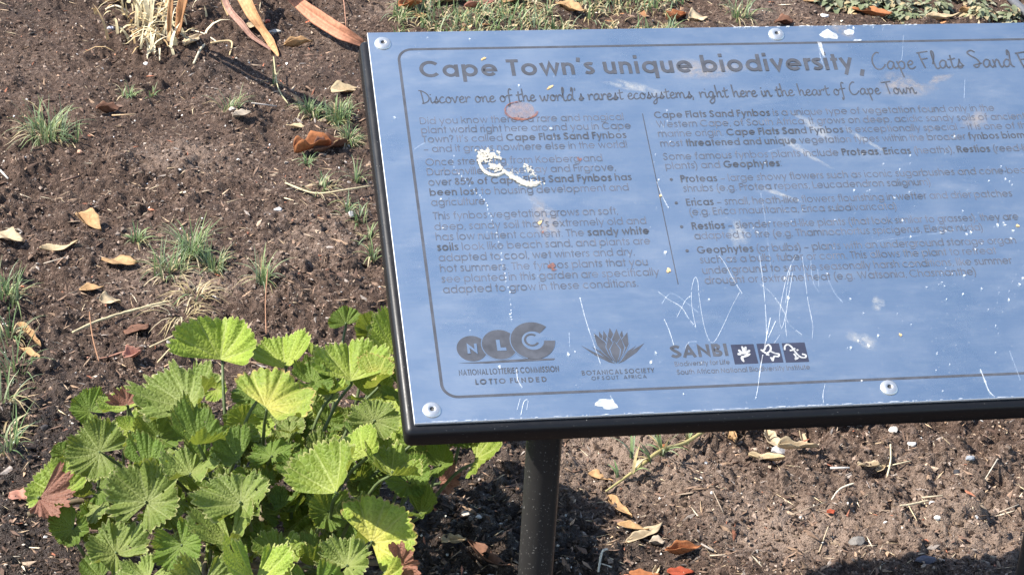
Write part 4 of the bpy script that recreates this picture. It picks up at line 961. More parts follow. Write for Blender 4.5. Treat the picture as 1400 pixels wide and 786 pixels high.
for a in [
 (123, 313, 36, 22, -50, 'tan', "bright tan leaf folded into a wedge above the pale leaves at the left", .6, .7),
 (14, 337, 34, 20, -20, 'pale', "pale cream leaf flake at the left edge of the bed", .3, .3),
 (82, 350, 44, 12, 20, 'buff', "ragged buff leaf scrap lying right of the cream flake", .8, .2),
 (163, 364, 44, 18, -8, 'tan', "flat tan leaf left of the spreading grass tuft", .3, .15),
 (126, 401, 32, 11, 4, 'tan', "narrow tan leaf just above the knobbly straw stalk", .3, .3),
 (151, 421, 28, 15, 5, 'pale', "small pale leaf with a thin tail above the straw stalk", .4, .3),
 (187, 456, 28, 16, 30, 'brown', "flat grey brown leaf under the straw stalk", .2, .1),
 (181, 499, 22, 18, 40, 'pink', "crumpled pink leaf on a long reddish stalk behind the bush", .9, .6),
 (40, 470, 40, 11, -55, 'tan', "curled tan leaf tube beside the green grass at the left edge", .5, 1.1),
 (44, 492, 40, 10, -50, 'tan', "lower half broken tan leaf below the curled tube", .5, .8),
 (428, 205, 42, 26, 25, 'orange', "large bright orange curled leaf by the grass near the board", .8, .9),
 (452, 203, 40, 22, 30, 'brown', "brown leaf tucked behind the bright orange leaf", .6, .8),
 (472, 128, 34, 18, 22, 'buff', "yellowish leaf touching the top left side of the board frame", .3, .3),
 (404, 172, 26, 8, 0, 'buff', "thin buff leaf under the grass patch near the board", .6, .5),
 (408, 66, 32, 13, 25, 'tan', "tan leaf standing on its edge near the strap leaves", .5, .9),
 (262, 64, 28, 17, 60, 'pale', "squared off pale leaf piece beside the straw clump", .3, .3),
 (158, 13, 24, 15, 40, 'tan', "orange tan leaf at the left of the straw clump", .7, .6),
 (350, 42, 24, 17, -10, 'pale', "cream leaf under the drooping strap leaf", .3, .2),
 (147, 156, 26, 16, 25, 'brown', "dark reddish brown leaf lying by the small weed at the left", .9, .7),
 (331, 165, 22, 12, 20, 'grey', "greyish brown leaf just under the little grass sprout", .5, .5),
 (1057, 607, 30, 19, -80, 'pale', "upright cream leaf just below the frame right of the trailing grass", .5, .5),
 (1102, 606, 36, 10, -80, 'pale', "curved pale strip leaf below the frame", 1.2, .4),
 (1158, 592, 54, 17, 12, 'grey', "long greenish grey leaf tucked under the bottom rail", .5, .5),
 (1048, 632, 46, 12, -8, 'buff', "crinkled buff leaf in the litter pile, lower left of it", .9, .7),
 (1088, 634, 52, 12, 8, 'pale', "crinkled cream leaf with a dark underside in the litter pile", .6, 1.0),
 (1186, 647, 28, 12, 20, 'pale', "pale broken leaf right of the litter pile", .9, .5),
 (1204, 645, 16, 9, 40, 'buff', "tiny buff leaf curl beside the pale broken leaf", 1.0, .5),
 (821, 655, 28, 12, -30, 'tan', "small tan leaf between the post and the trailing grass", .3, .4),
 (848, 692, 40, 14, -62, 'tan', "tan leaf with a notch below the end of the trailing grass", .5, .5),
 (866, 720, 36, 10, -20, 'tan', "thin tan leaf crossing behind the wide pale one", .4, .4),
 (881, 728, 50, 16, 42, 'pale', "wide pale leaf with a pointed tip in the shade edge right of the post", .25, .25),
 (898, 740, 20, 14, 10, 'grey', "small grey crumpled leaf below the wide pale leaf", .8, .5),
 (932, 757, 46, 15, 20, 'orange', "twisted orange brown leaf in the lower middle", .9, .9),
 (930, 782, 36, 12, 4, 'red', "bright red leaf at the bottom edge of the picture", .2, .2),
 (880, 783, 44, 14, 2, 'orange', "orange leaf at the bottom edge left of the red one", .4, .4),
 (898, 775, 16, 10, 70, 'pale', "cream curl standing beside the orange leaf at the bottom edge", .8, .6),
 (902, 622, 18, 8, 10, 'orange', "orange leaf chip above the trailing grass stem", .4, .4),
 (994, 596, 22, 14, 5, 'orange', "orange leaf tight under the bottom rail", .4, .4),
 (1000, 612, 12, 22, 0, 'tan', "upright tan flake under the rail beside the orange leaf", .3, .3),
 (668, 765, 60, 16, -55, 'brown', "long dark curled leaf in the shade left of the post", 1.2, .8),
 (620, 748, 30, 16, 10, 'buff', "pale scrap glowing in the shade beside the bush", .7, .5),
 (385, 628, 20, 14, 30, 'pale', "pale fragment on the soil in the gap of the bush", .4, .3),
 (150, 706, 44, 15, 12, 'tan', "tan leaf lying under the front left of the bush", .4, .4),
 (28, 690, 26, 18, -20, 'pink', "faded pink brown leaf left of the withered bush leaf", .4, .3),
 (1135, 705, 10, 7, 20, 'red', "tiny orange red chip in the open soil at the lower right", .2, .2),
 (700, 6, 34, 20, 45, 'tan', "tan leaf in the grass behind the middle of the board", .6, .5),
 (616, 12, 40, 20, 40, 'buff', "buff leaf in the grass behind the left of the board", .6, .5),
 (560, 26, 30, 18, 30, 'orange', "orange brown leaf at the left end of the grass strip", .8, .7),
 (655, 24, 36, 12, 35, 'pink', "pinkish leaf blade in the grass strip", .5, .6),
 (575, 34, 20, 9, 10, 'tan', "small tan leaf touching the board edge by the first rivet", .4, .4),
 (662, 36, 20, 9, 5, 'buff', "rounded buff leaf peeping over the board edge", .3, .2),
 (925, 20, 26, 18, 40, 'orange', "orange leaf at the right end of the grass strip", .8, .7),
 (955, 22, 26, 20, 10, 'pale', "pale ribbed leaf on bare soil behind the board", .4, .3),
 (780, 18, 34, 18, -30, 'tan', "tan leaf lying in thick grass behind the board", .6, .5),
 (1072, 28, 24, 14, 10, 'brown', "brown leaf near the second top rivet behind the board", .7, .6),
 (1192, 20, 44, 14, -20, 'orange', "curved orange leaf among the weeds behind the board", .9, .6),
 (1230, 12, 26, 16, 10, 'pink', "pinkish leaf among the weeds behind the board", .6, .4),
 (1290, 24, 46, 12, 8, 'buff', "long buff leaf at the right among the weeds", .9, .5),
 (1330, 18, 30, 16, -20, 'tan', "tan leaf beside the black pipe", .6, .5),
 (1120, 5, 40, 12, 10, 'tan', "tan strip leaf at the top edge behind the board", .7, .4),
]: dry_leaf(*a)

# grass tufts
def blade_into(mb, base, az, L, lean, wd, c0, c1, r, n=5):
    d = np.array([math.cos(az), math.sin(az), 0]); sd = np.array([-d[1], d[0], 0]); V = []; cs = []; ph = r.uniform(-.5, .5)
    for i in range(n + 1):
        s = i / n; a = lean * (0.25 + 1.1 * s); P = base + d * L * s * math.sin(a) * .9 + UPV * L * s * max(.05, math.cos(a * .95)) + sd * L * .12 * ph * s * s
        ww = wd * (1 - s ** 1.6) * .5 + .0001
        V += [P - sd * ww, P + UPV * -.25 * ww, P + sd * ww]; c = np.array(c0) * (1 - s) + np.array(c1) * s; cs += [c, c, c]
    Fc = []
    for i in range(n):
        for k in (0, 1): Fc.append([3 * i + k, 3 * i + k + 1, 3 * i + k + 4, 3 * i + k + 3])
    mb.add(V, Fc, np.array(cs))
GR = [(.21, .28, .12), (.27, .34, .14), (.16, .25, .10), (.30, .34, .19), (.23, .29, .17)]
ST = [(.52, .42, .22), (.58, .48, .30), (.42, .33, .17)]
def grass_tuft(px, py, wpx, n, hmm, dry_, label, group="grass tufts in the bed", lean=1.0, flat=.5):
    G = gnd(px, py); k = pxm(G); r = random.Random(int(px * 7 + py * 3)); mb = MB(); rad = wpx / k * .5
    for i in range(int(n * 1.6)):
        q = r.random() ** .7 * rad * .75; t = r.uniform(0, 6.28); x = G[0] + q * math.cos(t); y = G[1] + q * math.sin(t) * 1.2
        dryb = r.random() < dry_; c = r.choice(ST if dryb else GR)
        az = t + r.gauss(0, .7); L = hmm / 1000 * r.uniform(.5, 1.25)
        blade_into(mb, np.array([x, y, hz(x, y) - .001]), az, L, min(1.5, abs(r.gauss(.55, .38)) * lean + (.8 if dryb else 0)), r.uniform(.0013, .0026), np.array(c) * .85, np.array(c) * 1.1, r)
    o = mb.build("grass_tuft", m_blade, origin=G, loc=G, smooth=True); tag(o, label, "grass", group)
for a in [
 (64, 186, 78, 85, 52, .22, "large spreading grass tuft at the upper left of the bed"), (108, 194, 20, 8, 40, .1, "few thin blades at the right foot of the upper left tuft"),
 (176, 132, 26, 22, 26, .05, "small leafy green sprout beside the dark reddish leaf"), (206, 135, 22, 8, 22, .0, "sparse sprout right of the leafy green sprout"),
 (312, 152, 44, 20, 34, .2, "flat grass sprout in the middle of the bare soil"), (375, 118, 12, 6, 34, .5, "thin lone stem above the grass near the board"),
 (425, 152, 40, 60, 30, .12, "bright green grass patch left of the frame, upper left of its group"), (462, 158, 46, 85, 32, .25, "thick grass patch against the frame's left side"), (478, 190, 34, 60, 30, .4, "straw flecked grass under the thick patch beside the frame"), (420, 222, 14, 14, 22, .05, "tiny sprout growing through the orange leaf"),
 (440, 265, 60, 26, 26, .6, "thin straw coloured grass below the orange leaf"), (487, 250, 10, 10, 40, .05, "upright single sprout by the frame"), (474, 292, 26, 16, 30, .2, "green sprout near the left frame, lower"), (505, 330, 20, 14, 32, .2, "sprout half hidden by the left frame"), (495, 305, 26, 14, 28, .3, "loose blades next to the left frame"), (510, 352, 14, 12, 36, .1, "lowest sprout along the left frame"),
 (188, 330, 28, 26, 26, .2, "little tuft with a thin upright stem, left of the spreading one"), (262, 352, 40, 60, 52, .12, "tall middle of the spreading grass tuft"), (232, 372, 60, 46, 40, .3, "left arm of the spreading grass tuft"), (292, 366, 44, 50, 34, .15, "right arm of the spreading grass tuft"),
 (360, 396, 26, 30, 44, .15, "narrow upright tuft above the bush"), (268, 412, 50, 22, 46, .95, "dead straw coloured tuft right of the straw stalk"), (250, 438, 50, 14, 52, 1.0, "bleached thin grass stems behind the bush"),
 (8, 420, 54, 50, 44, .15, "dense green grass at the left edge of the picture"), (14, 468, 44, 22, 40, .2, "grass under the dense clump on the left edge"), (20, 520, 64, 16, 62, .1, "long bladed grass arching over the tan leaf at the left edge"), (6, 570, 60, 14, 44, .3, "grass at the left edge level with the top of the bush"), (12, 626, 44, 20, 50, .1, "lowest sparse grass on the left edge"), (6, 600, 40, 16, 50, .95, "dead straw blades on the left edge"),
 (1010, 20, 46, 26, 52, .25, "thin grass on bare soil behind the board left of the second rivet"), (545, 34, 26, 20, 34, .3, "thin grass tuft right behind the top left corner of the board"),
]: grass_tuft(*a)
# lawn strip behind the board
mb = MB(); r = random.Random(5)
for i in range(6500):
    px = r.uniform(540, 945); py = r.uniform(-110, 62); dens = fbm(np.array([px / 45.0]), np.array([py / 22.0 + 9]), 2)[0]
    edge = min(1, (px - 540) / 70, (945 - px) / 50)
    if dens < .60 - .30 * edge + (.12 if px < 690 else 0): continue
    G = gnd(px, py); dd = r.random() < (.34 + .3 * (dens < .48)); c = np.array(r.choice(ST if dd else GR)) * r.uniform(.8, 1.15)
    blade_into(mb, G - UPV * .001, r.uniform(0, 6.28), r.uniform(.014, .042), min(1.5, abs(r.gauss(.6, .4)) + (.7 if dd else 0)), r.uniform(.0018, .0032), c * .85, c * 1.1, r, 4)
tag(mb.build("lawn_grass", m_blade, smooth=True), "short green and straw coloured lawn grass behind the board", "grass", kind="stuff")

# leafy weeds behind the board, right
m_weed = vcol("weed_leaf", 0.6, 0.25, 0.2, 200, .3)
def weed(px, py, wpx, n, label):
    G = gnd(px, py); k = pxm(G); r = random.Random(int(px)); mb = MB(); R_ = wpx / k * .5
    for i in range(n):
        az = r.uniform(0, 6.28); q = R_ * r.uniform(.05, .9); L = r.uniform(.008, .019); wd = L * r.uniform(.45, .7); d = np.array([math.cos(az), math.sin(az), 0]); sd = np.array([-d[1], d[0], 0])
        z0 = r.uniform(.004, .030) * (1.2 - q / R_); P0 = G + d * q + UPV * z0; tilt = r.uniform(-.3, .6); c = np.array(r.choice([(.22, .24, .14), (.26, .28, .17), (.33, .32, .22), (.40, .32, .18), (.18, .21, .11)]))
        V = []; ns = 6
        for s_ in range(ns + 1):
            s = s_ / ns; ww = wd * .5 * math.sin(math.pi * (.06 + .9 * s)) * (1 + .3 * (s_ % 2)); P = P0 + d * L * s + UPV * (L * s * tilt - L * .5 * s * s)
            V += [P - sd * ww + UPV * ww * .3, P, P + sd * ww + UPV * ww * .3]
        Fc = [[3 * i_ + k_, 3 * i_ + k_ + 1, 3 * i_ + k_ + 4, 3 * i_ + k_ + 3] for i_ in range(ns) for k_ in (0, 1)]
        mb.add(V, Fc, c)
    for i in range(n // 9):
        az = r.uniform(0, 6.28); tube(mb, [G, G + np.array([math.cos(az), math.sin(az), .3]) * R_ * .7], .0009, 5, (.25, .24, .13))
    tag(mb.build("leafy_weed", m_weed, origin=G, loc=G, smooth=True), label, "weed", "weeds behind the board")
for a in [(1140, 4, 50, 60, "small leafy weed at the top edge, leftmost of the weeds"), (1178, 10, 56, 70, "loose weed beside the curved orange leaf"), (1238, 18, 60, 120, "largest leafy weed, touching the board's top edge"), (1212, 0, 60, 80, "weed at the top edge behind the largest one"), (1278, 8, 50, 70, "pale weed right of the largest one"),
          (1342, 22, 40, 60, "weed close to the board left of the black pipe"), (1330, -2, 50, 60, "weed at the top edge near the black pipe"), (1382, 22, 34, 50, "rightmost weed under the black pipe")]: weed(*a)

# trailing grass runner right of the post
G = gnd(920, 640); mb = MB(); r = random.Random(9)
pts = [gnd(x, y) + UPV * z for x, y, z in [(828, 673, .004), (850, 664, .008), (872, 656, .012), (900, 641, .016), (935, 625, .016), (975, 607, .014), (1012, 596, .008), (1040, 588, .004)]]
P = smooth_pts(pts, 5); tube(mb, P, [.0012 + .0012 * min(1, i / 12) for i in range(len(P))], 7, (.44, .38, .17))
for (x, y, nb_, L, az0) in [(843, 664, 4, .022, 1.8), (864, 662, 5, .032, .5), (862, 640, 3, .034, 1.6), (888, 652, 4, .030, 1.9), (902, 640, 8, .036, 2.0), (905, 638, 5, .045, -.6), (938, 618, 7, .030, 1.2), (975, 600, 5, .026, 1.8), (1010, 600, 7, .040, .2), (950, 605, 4, .028, 1.6)]:
    b0 = gnd(x, y) + UPV * .012
    for i in range(nb_):
        c = np.array(r.choice(GR if r.random() < .68 else ST)); blade_into(mb, b0, az0 + r.gauss(0, .7), L * r.uniform(.7, 1.2), r.uniform(.25, 1.2), .0044, c * .9, c * 1.1, r)
tag(mb.build("grass_runner", m_blade, origin=G, loc=G, smooth=True), "creeping grass runner with pale stem and small green leaves below the board", "grass")

# twigs, straw, stalks
def twig(pts, rad, col, name, label, cat="twig", wob=.0, group="twigs and straws on the soil", knob=0):
    Ps = [gnd(x, y) + UPV * (z + rad * .8) for x, y, z in pts]; G = Ps[len(Ps) // 2].copy(); P = smooth_pts(Ps, 7); r = random.Random(int(pts[0][0]))
    mb = MB(); rr = [rad * (1 + (.35 * (i % 9 == 4) if knob else 0)) * r.uniform(.85, 1.15) * (1 if i < len(P) - 2 else .6) for i in range(len(P))]
    P = [p + np.array([r.uniform(-1, 1), r.uniform(-1, 1), 0]) * wob for p in P]
    tube(mb, P, rr, 7, col); tag(mb.build(name, m_straw, origin=G, loc=G, smooth=True), label, cat, group)
for a in [
 ([(99, 463, .004), (140, 444, .006), (185, 430, .006), (236, 418, .004)], .0019, (.60, .50, .30), "straw_stalk", "long knobbly pale straw stalk lying left above the bush", "straw", .0008, None, 1),
 ([(1268, 692, .003), (1240, 704, .005), (1228, 708, .003)], .0014, (.66, .55, .36), "twig", "pale forked twig in the lower right, its long arm"),
 ([(1240, 705, .003), (1252, 722, .002)], .0011, (.60, .48, .30), "twig", "short lower arm of the pale forked twig"),
 ([(1214, 630, .010), (1216, 640, .004), (1212, 655, .002)], .0011, (.68, .58, .38), "twig", "upright piece of a three pointed straw below the rail"),
 ([(1212, 642, .004), (1244, 640, .004)], .0013, (.68, .58, .38), "twig", "level piece of a three pointed straw below the rail"),
 ([(1134, 646, .003), (1160, 649, .003)], .0022, (.55, .53, .50), "twig", "short straight light grey stick below the litter pile"),
 ([(1137, 682, .002), (1148, 673, .006), (1166, 671, .003)], .0012, (.62, .56, .44), "twig", "bent pale straw below the grey stick"),
 ([(1260, 682, .003), (1288, 685, .003)], .0020, (.50, .42, .30), "twig", "thick split straw in the middle of the lower right soil"),
 ([(1345, 665, .002), (1360, 649, .006)], .0012, (.60, .53, .42), "twig", "slanting pale straw near the right edge under the rail"),
 ([(1366, 699, .002), (1392, 694, .003)], .0012, (.52, .44, .34), "twig", "level pale straw at the right edge"),
 ([(1080, 708, .002), (1130, 694, .003)], .0007, (.45, .36, .26), "twig", "hair thin brown stem on the open soil"),
 ([(1120, 752, .002), (1128, 735, .008), (1132, 724, .006)], .0008, (.52, .42, .28), "twig", "thin bent stem beside the flat dark stone"),
 ([(1322, 700, .002), (1340, 692, .003)], .0016, (.12, .10, .09), "twig", "short black stick in the lower right soil"),
 ([(958, 750, .004), (975, 760, .004)], .0020, (.36, .31, .27), "twig", "grey stick beside the orange brown twisted leaf"),
 ([(970, 764, .003), (990, 768, .004)], .0014, (.55, .44, .32), "twig", "tan straw next to the grey stick"),
 ([(818, 782, .002), (822, 766, .006), (830, 762, .006)], .0014, (.68, .62, .50), "twig", "white hooked straw in the shade right of the post"),
 ([(820, 774, .004), (836, 780, .002)], .0013, (.68, .62, .50), "twig", "white straight straw crossing the hooked one"),
 ([(970, 677, .002), (992, 680, .002)], .0012, (.62, .52, .34), "twig", "cream sliver on the open soil right of the runner grass"),
 ([(973, 685, .002), (988, 708, .002)], .0010, (.40, .32, .24), "twig", "thin brown stem below the cream sliver"),
 ([(390, 262, .004), (430, 276, .008), (470, 275, .008), (506, 266, .010)], .0014, (.60, .50, .30), "twig", "curved pale stem by the left frame under the orange leaf"),
 ([(374, 104, .03), (380, 128, .008), (394, 140, .003)], .0011, (.52, .47, .26), "twig", "yellowish bent stem above the grass near the board"),
 ([(344, 148, .003), (378, 143, .004)], .0022, (.62, .54, .46), "twig", "whitish bark scrap right of the flat grass sprout"),
 ([(153, 161, .003), (186, 162, .003)], .0020, (.55, .38, .22), "twig", "tan stick beside the dark reddish leaf"),
 ([(265, 92, .003), (274, 76, .006), (280, 66, .004)], .0020, (.66, .56, .38), "twig", "bent cream straw below the straw clump"),
 ([(288, 64, .004), (316, 62, .004), (314, 80, .002)], .0018, (.58, .44, .24), "twig", "hooked tan straw below the strap leaves"),
 ([(262, 40, .012), (280, 50, .006), (298, 62, .003)], .0014, (.66, .58, .42), "twig", "straight pale stem right of the straw clump"),
 ([(145, 21, .008), (160, 25, .012), (178, 28, .010)], .0016, (.64, .56, .42), "twig", "pale stem poking left from the straw clump"),
 ([(364, 462, .002), (363, 440, .03), (366, 418, .05)], .0008, (.36, .19, .11), "twig", "thin reddish flower stalk above the bush"),
 ([(136, 510, .002), (128, 490, .03), (124, 470, .05)], .0009, (.34, .18, .10), "twig", "thin brown flower stalk left of the pink leaf"),
 ([(120, 503, .003), (140, 496, .006), (172, 490, .006), (195, 485, .004)], .0012, (.42, .22, .15), "twig", "long reddish leaf stalk leading to the pink leaf"),
 ([(0, 230, .003), (11, 240, .003)], .0024, (.66, .62, .55), "twig", "white stick at the left edge below the grass tuft"),
 ([(83, 243, .003), (108, 215 + 22, .003)], .0030, (.19, .12, .085), "twig", "dark bark stick in the left middle of the bed"),
 ([(60, 366, .003), (90, 360, .004)], .0014, (.62, .52, .40), "twig", "pale straw under the ragged buff scrap"),
 ([(205, 484, .004), (235, 470, .010), (258, 460, .012)], .0013, (.62, .50, .30), "twig", "straw sloping up to the dead tuft behind the bush"),
 ([(215, 495, .004), (238, 484, .010), (256, 472, .012)], .0012, (.62, .50, .30), "twig", "second straw just below the one sloping to the dead tuft"),
 ([(0, 760, .002), (28, 762, .004)], .0012, (.58, .50, .38), "twig", "straw in the wet soil at the lower left corner"),
 ([(466, 0, .003), (470, 20, .012), (473, 42, .004)], .0010, (.38, .20, .13), "twig", "thin upright reddish stem left of the board corner"),
]: twig(*a)

# stones
def stone(px, py, wpx, hpx, col, label, cat="pebble", flat=.6, name="pebble"):
    G = gnd(px, py); k = pxm(G); r = np.random.RandomState(int(px * 3 + py)); bm = bmesh.new(); bmesh.ops.create_icosphere(bm, subdivisions=2, radius=1)
    pl_ = r.randn(7, 3); pl_ /= np.linalg.norm(pl_, axis=1)[:, None]
    for v_ in bm.verts:
        c = np.array(v_.co)
        for q in pl_:
            d = c @ q
            if d > .62: c = c - q * (d - .62)
        v_.co = Vector(c * (1 + .05 * r.randn() * .5))
    V = np.array([v_.co[:] for v_ in bm.verts]); bm.verts.index_update(); Fc = [[v_.index for v_ in f.verts] for f in bm.faces]; bm.free()
    V = V * np.array([wpx / k * .62, hpx / k * .8, min(wpx, hpx) / k * flat])
    t = r.uniform(-.5, .5); V = V @ np.array([[math.cos(t), math.sin(t), 0], [-math.sin(t), math.cos(t), 0], [0, 0, 1]])
    mb = MB(); mb.add(V, Fc, col); o = mb.build(name, m_stone, smooth=False, loc=(G[0], G[1], G[2] + V[:, 2].max() * .35)); tag(o, label, cat, "stones lying on the soil")
for a in [(1172, 745, 24, 13, (.16, .145, .13), "flat angular dark grey stone in the lower right soil"), (1066, 619, 20, 17, (.33, .32, .32), "light grey pointed stone in the litter pile"), (1220, 601, 13, 9, (.55, .50, .43), "smooth cream pebble under the rail right of centre"),
          (1246, 616, 12, 8, (.60, .57, .52), "whitish pebble right of the smooth cream one"), (1279, 720, 10, 6, (.62, .60, .55), "small bright white pebble in the lower right"), (1272, 702, 9, 6, (.66, .65, .63), "pale pebble touching the forked twig"), (1309, 648, 9, 11, (.025, .025, .03), "black chip near the right under the rail"),
          (1324, 644, 14, 8, (.23, .25, .28), "blue grey pebble beside the black chip"), (1264, 769, 26, 12, (.10, .095, .12), "dark slate stone in the shadow at the bottom right"), (376, 45, 16, 9, (.48, .46, .40), "squarish pale stone right of the strap leaf tip"), (366, 30, 8, 6, (.45, .10, .05), "small red chip above the squarish pale stone"),
          (423, 30, 11, 8, (.46, .12, .05), "orange red chip beside the wide strap leaf"), (151, 44, 10, 6, (.36, .36, .40), "small bluish pebble left of the straw clump"), (200, 89, 7, 5, (.75, .72, .68), "tiny white pebble below the straw clump"), (318, 157, 9, 6, (.52, .45, .38), "light round pebble under the flat grass sprout"),
          (318, 337, 11, 8, (.30, .30, .31), "grey pebble right of the spreading grass tuft"), (380, 290, 10, 6, (.55, .55, .55), "pale pebble in the middle of the open soil"), (480, 302, 9, 8, (.40, .38, .36), "grey pebble by the green sprout near the frame"), (109, 209, 9, 7, (.48, .28, .18), "reddish pebble below the upper left tuft"),
          (672, 781, 22, 10, (.42, .42, .45), "pale rounded stone at the bottom edge left of the post"), (60, 592, 12, 9, (.04, .035, .035), "black clod left of the bush"), (292, 406, 7, 5, (.60, .56, .52), "small white pebble beside the dead tuft"), (1127, 24, 10, 6, (.80, .78, .75), "white pebble behind the board near the weeds"),
          (638, 702, 14, 8, (.50, .44, .38), "pale stone in the deep shade between bush and post"), (654, 718, 8, 6, (.5, .46, .42), "smaller pale stone in the deep shade left of the post")]: stone(*a)

# straw clump and strap leaves at the top
G = gnd(212, 62); mb = MB(); r = random.Random(21)
for i in range(150):
    px = r.gauss(212, 24); py = r.gauss(44, 20); b0 = gnd(px, min(py, 80)); L = r.uniform(.02, .075); az = r.uniform(0, 6.28); c = np.array(r.choice([(.60, .52, .32), (.66, .58, .40), (.52, .43, .25), (.58, .40, .20)])) * r.uniform(.8, 1.1)
    blade_into(mb, b0 + UPV * r.uniform(0, .02), az, L, r.uniform(.3, 1.5), r.uniform(.003, .008), c, c * 1.05, r)
for i in range(13):
    b0 = gnd(r.gauss(197, 9), r.gauss(36, 12)); c = np.array((.62, .52, .32)) * r.uniform(.8, 1.1)
    blade_into(mb, b0, r.uniform(.8, 2.6), r.uniform(.07, .16), r.uniform(.1, .5), r.uniform(.005, .010), c, c, r)
tag(mb.build("straw_clump", m_straw, origin=G, loc=G, smooth=True), "bleached straw clump of an old cut plant at the top left", "dead plant")
def strap(pts, wds, col, label):
    """long dry blade with a V cross section; pts = (px, py, height above soil)"""
    Ps = []
    for x, y, z in pts:
        q = at_z(x, y, z); g = float(hz(q[0], q[1])); Ps.append(at_z(x, y, z + g))
    G = np.array([Ps[-1][0], Ps[-1][1], Ps[-1][2]]); P = smooth_pts(Ps, 8); n = len(P); k = pxm(G); wv = np.interp(np.linspace(0, 1, n), np.linspace(0, 1, len(wds)), wds) * 1.15 / k; V = []; cs = []; r = random.Random(int(pts[0][0])); st_ = [r.uniform(-.38, .30) for _ in range(11)]
    for i in range(n):
        t = P[min(i + 1, n - 1)] - P[max(i - 1, 0)]; t /= np.linalg.norm(t); vd = CAMB + np.array([-.35, 0, 0]); sd = np.cross(t, vd); sd /= np.linalg.norm(sd); nn = np.cross(sd, t)
        for qi, q in enumerate(np.linspace(-1, 1, 11)):
            V.append(P[i] + sd * wv[i] * .5 * q + nn * wv[i] * (.16 * abs(q) + .035 * math.sin(i * .7 + q * 3) + .03 * (qi % 2)))
            cs.append(np.array(col) * (1 + st_[qi] + .12 * r.uniform(-1, 1)))
    Fc = [[11 * i + j, 11 * i + j + 1, 11 * i + j + 12, 11 * i + j + 11] for i in range(n - 1) for j in range(10)]
    mb = MB(); mb.add(V, Fc, np.clip(np.array(cs), 0, 1)); o = mb.build("strap_leaf", m_dry, origin=G, loc=G, smooth=True)
    sm = o.modifiers.new("thickness", 'SOLIDIFY'); sm.thickness = .0005
    tag(o, label, "dry leaf", "dry strap leaves at the top of the bed")
strap([(262, -70, .26), (256, -20, .16), (249, 20, .07), (241, 52, .004)], [25, 23, 18, 6], (.55, .30, .15), "wide upright orange tan blade standing in the straw clump")
strap([(236, -60, .26), (236, -10, .13), (233, 30, .05), (231, 58, .004)], [15, 13, 10, 3], (.50, .28, .14), "narrow upright orange blade left of the wide one in the straw clump")
strap([(318, -60, .10), (332, -10, .06), (346, 20, .03), (360, 42, .015), (372, 60, .008), (381, 77, .002)], [16, 19, 15, 9, 11, 2], (.55, .30, .14), "twisted orange tan strap leaf hanging from the top edge, tip on the soil")
strap([(300, -30, .08), (312, 10, .04), (330, 32, .02), (345, 50, .010), (372, 69, .002)], [7, 8, 8, 6, 2], (.42, .24, .18), "thin purplish brown strap leaf beside the twisted one")
strap([(304, -20, .07), (305, 0, .04), (312, 22, .012)], [6, 5, 2], (.60, .42, .22), "short thin tan strap end left of the purplish one")
strap([(370, -40, .10), (402, -2, .055), (436, 25, .03), (468, 45, .02), (496, 60, .012)], [15, 14, 19, 18, 8], (.48, .22, .13), "broad reddish brown strap leaf touching the top left board corner")

# black pipe at the top right corner
P = smooth_pts([gnd(x, y) + UPV * z for x, y, z in [(1366, -14, .012), (1380, 2, .013), (1398, 18, .013), (1425, 38, .012), (1470, 60, .010)]], 6); G = P[8].copy(); mb = MB(); tube(mb, P, .0075, 14, (.10, .10, .105)); 
tag(mb.build("water_pipe", vcol("pipe_plastic", .45, 0, .15, 200, .5), origin=G, loc=G, smooth=True), "dark grey water pipe lying on the ground at the top right corner", "pipe")

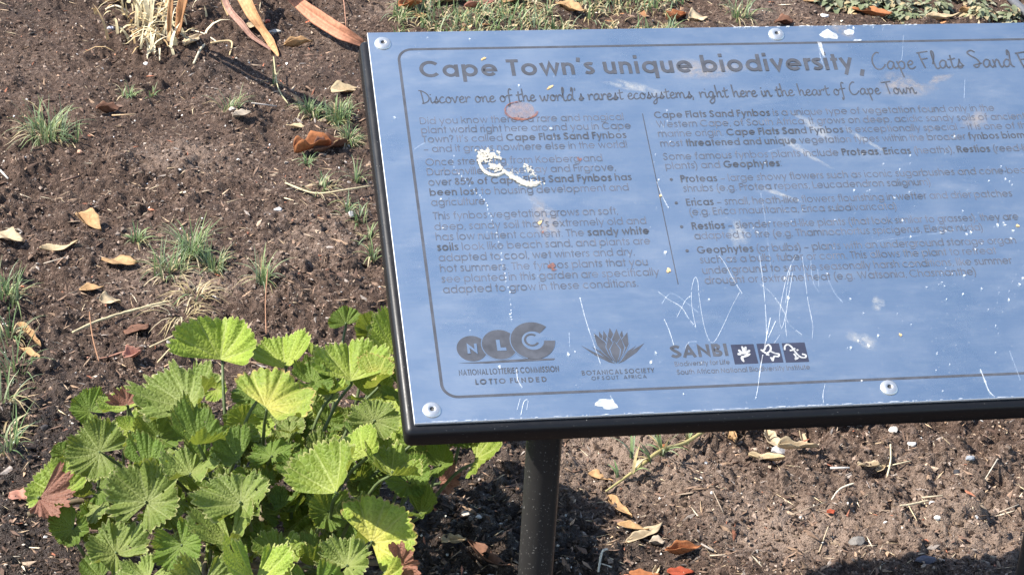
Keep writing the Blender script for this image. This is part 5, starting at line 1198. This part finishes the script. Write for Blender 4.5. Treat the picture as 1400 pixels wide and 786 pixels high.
# ------------------------------------------------------------------ soil litter nobody could count
def scatter(n):
    X = []; 
    px = npr.uniform(-60, 1460, n); py = npr.uniform(-40, 830, n)
    # even on the ground: thin out the far pixels less than the near ones
    P = np.array([at_z(a, b_) for a, b_ in zip(px, py)]); P[:, 2] = hz(P[:, 0], P[:, 1]); return P
def in_plate(P): return np.zeros(len(P), bool)
OC = np.array([[1, 0, 0], [-1, 0, 0], [0, 1, 0], [0, -1, 0], [0, 0, 1], [0, 0, -1.]]); OF = [[0, 2, 4], [2, 1, 4], [1, 3, 4], [3, 0, 4], [2, 0, 5], [1, 2, 5], [3, 1, 5], [0, 3, 5]]
def pieces(name, n, size, aspect, cols, wgt, material, label, sink=.3, pw=2.2, tilt=.4, cvar=.25, keep=None):
    P = scatter(n)
    if keep is not None: P = P[keep(P)]
    n = len(P); s = size[0] + (size[1] - size[0]) * npr.rand(n) ** pw
    B = OC[None] * (1 + .55 * (npr.rand(n, 6, 1) - .5)) + .22 * npr.randn(n, 6, 3)
    ax = np.stack([s * (aspect[0][0] + npr.rand(n) * (aspect[0][1] - aspect[0][0])), s * (aspect[1][0] + npr.rand(n) * (aspect[1][1] - aspect[1][0])), s * (aspect[2][0] + npr.rand(n) * (aspect[2][1] - aspect[2][0]))], -1)
    B = B * ax[:, None, :] * .5
    tx = npr.randn(n) * tilt; ty = npr.randn(n) * tilt; tz = npr.rand(n) * 6.28
    def rotm(a, i, j):
        R_ = np.tile(np.eye(3), (n, 1, 1)); R_[:, i, i] = np.cos(a); R_[:, j, j] = np.cos(a); R_[:, i, j] = -np.sin(a); R_[:, j, i] = np.sin(a); return R_
    R_ = rotm(tz, 0, 1) @ rotm(tx, 1, 2) @ rotm(ty, 0, 2)
    V = np.einsum('nij,nkj->nki', R_, B) + P[:, None, :]
    V[:, :, 2] += (ax[:, 2] * (.5 - sink))[:, None]
    ci = npr.choice(len(cols), n, p=np.array(wgt) / sum(wgt)); c = np.array(cols)[ci] * (1 + cvar * npr.randn(n, 1)); c = np.clip(c, .004, .9)
    c = c * (1 - .55 * np.clip(field(wet, P[:, 0], P[:, 1]), 0, 1))[:, None] if name == "soil_crumbs" else c  # crumbs darken with the same mask: damp plus painted shade
    Fc = (np.array(OF)[None] + 6 * np.arange(n)[:, None, None]).reshape(-1, 3)
    o = mesh(name, V.reshape(-1, 3), Fc, material, attrs={"col": ('FLOAT_COLOR', np.repeat(c, 6, axis=0))})
    tag(o, label, name.split('_')[-1], kind="stuff"); return o
soilcols = [(.038, .024, .017), (.076, .050, .036), (.125, .086, .063), (.18, .130, .099), (.26, .198, .156)]
pieces("soil_crumbs", 75000, (.0015, .0075), ((.8, 1.3), (.7, 1.1), (.6, 1.0)), soilcols, (2, 3, 4, 3, 1.6), m_crumb, "loose dark soil crumbs covering the bed", .35, 3.2)
pieces("wood_chips", 15000, (.004, .017), ((1.0, 1.6), (.18, .5), (.08, .22)), [(.10, .062, .045), (.15, .095, .068), (.22, .145, .10), (.30, .20, .13), (.36, .27, .19), (.26, .22, .19), (.30, .12, .07)], (3, 3, 2.5, 1.5, 1, 1, .5), m_chip, "small brown and tan bark chips scattered over the soil", .2, 2.5, .35)
pieces("straw_bits", 3000, (.006, .024), ((1.0, 1.5), (.05, .12), (.04, .09)), [(.55, .44, .28), (.62, .53, .38), (.44, .32, .20), (.34, .24, .16)], (2, 1.2, 2, 2), m_chip, "short pale straw bits scattered over the soil", .1, 1.8, .18)
pieces("grit_flecks", 2600, (.0015, .0055), ((.8, 1.2), (.7, 1.1), (.5, .9)), [(.62, .58, .52), (.50, .43, .35), (.40, .30, .22), (.74, .72, .68), (.46, .22, .13)], (2, 2, 2, 1, .6), m_stone, "tiny pale grit flecks on the soil", .2, 2.4)

pieces("leaf_litter", 9000, (.008, .024), ((1.0, 1.6), (.35, .7), (.05, .14)), [(.56, .38, .20), (.62, .48, .30), (.45, .22, .10), (.36, .22, .13), (.50, .40, .26)], (3, 2, 1.5, 2, 1), m_dry, "broken tan leaf litter lying in the grass behind the board", .1, 1.4, .35,
       keep=lambda P: (P[:, 1] > 1.50) & (P[:, 0] > .28) & ((P[:, 0] < .80) | (P[:, 0] > 1.03)) & (npr.rand(len(P)) < .55))
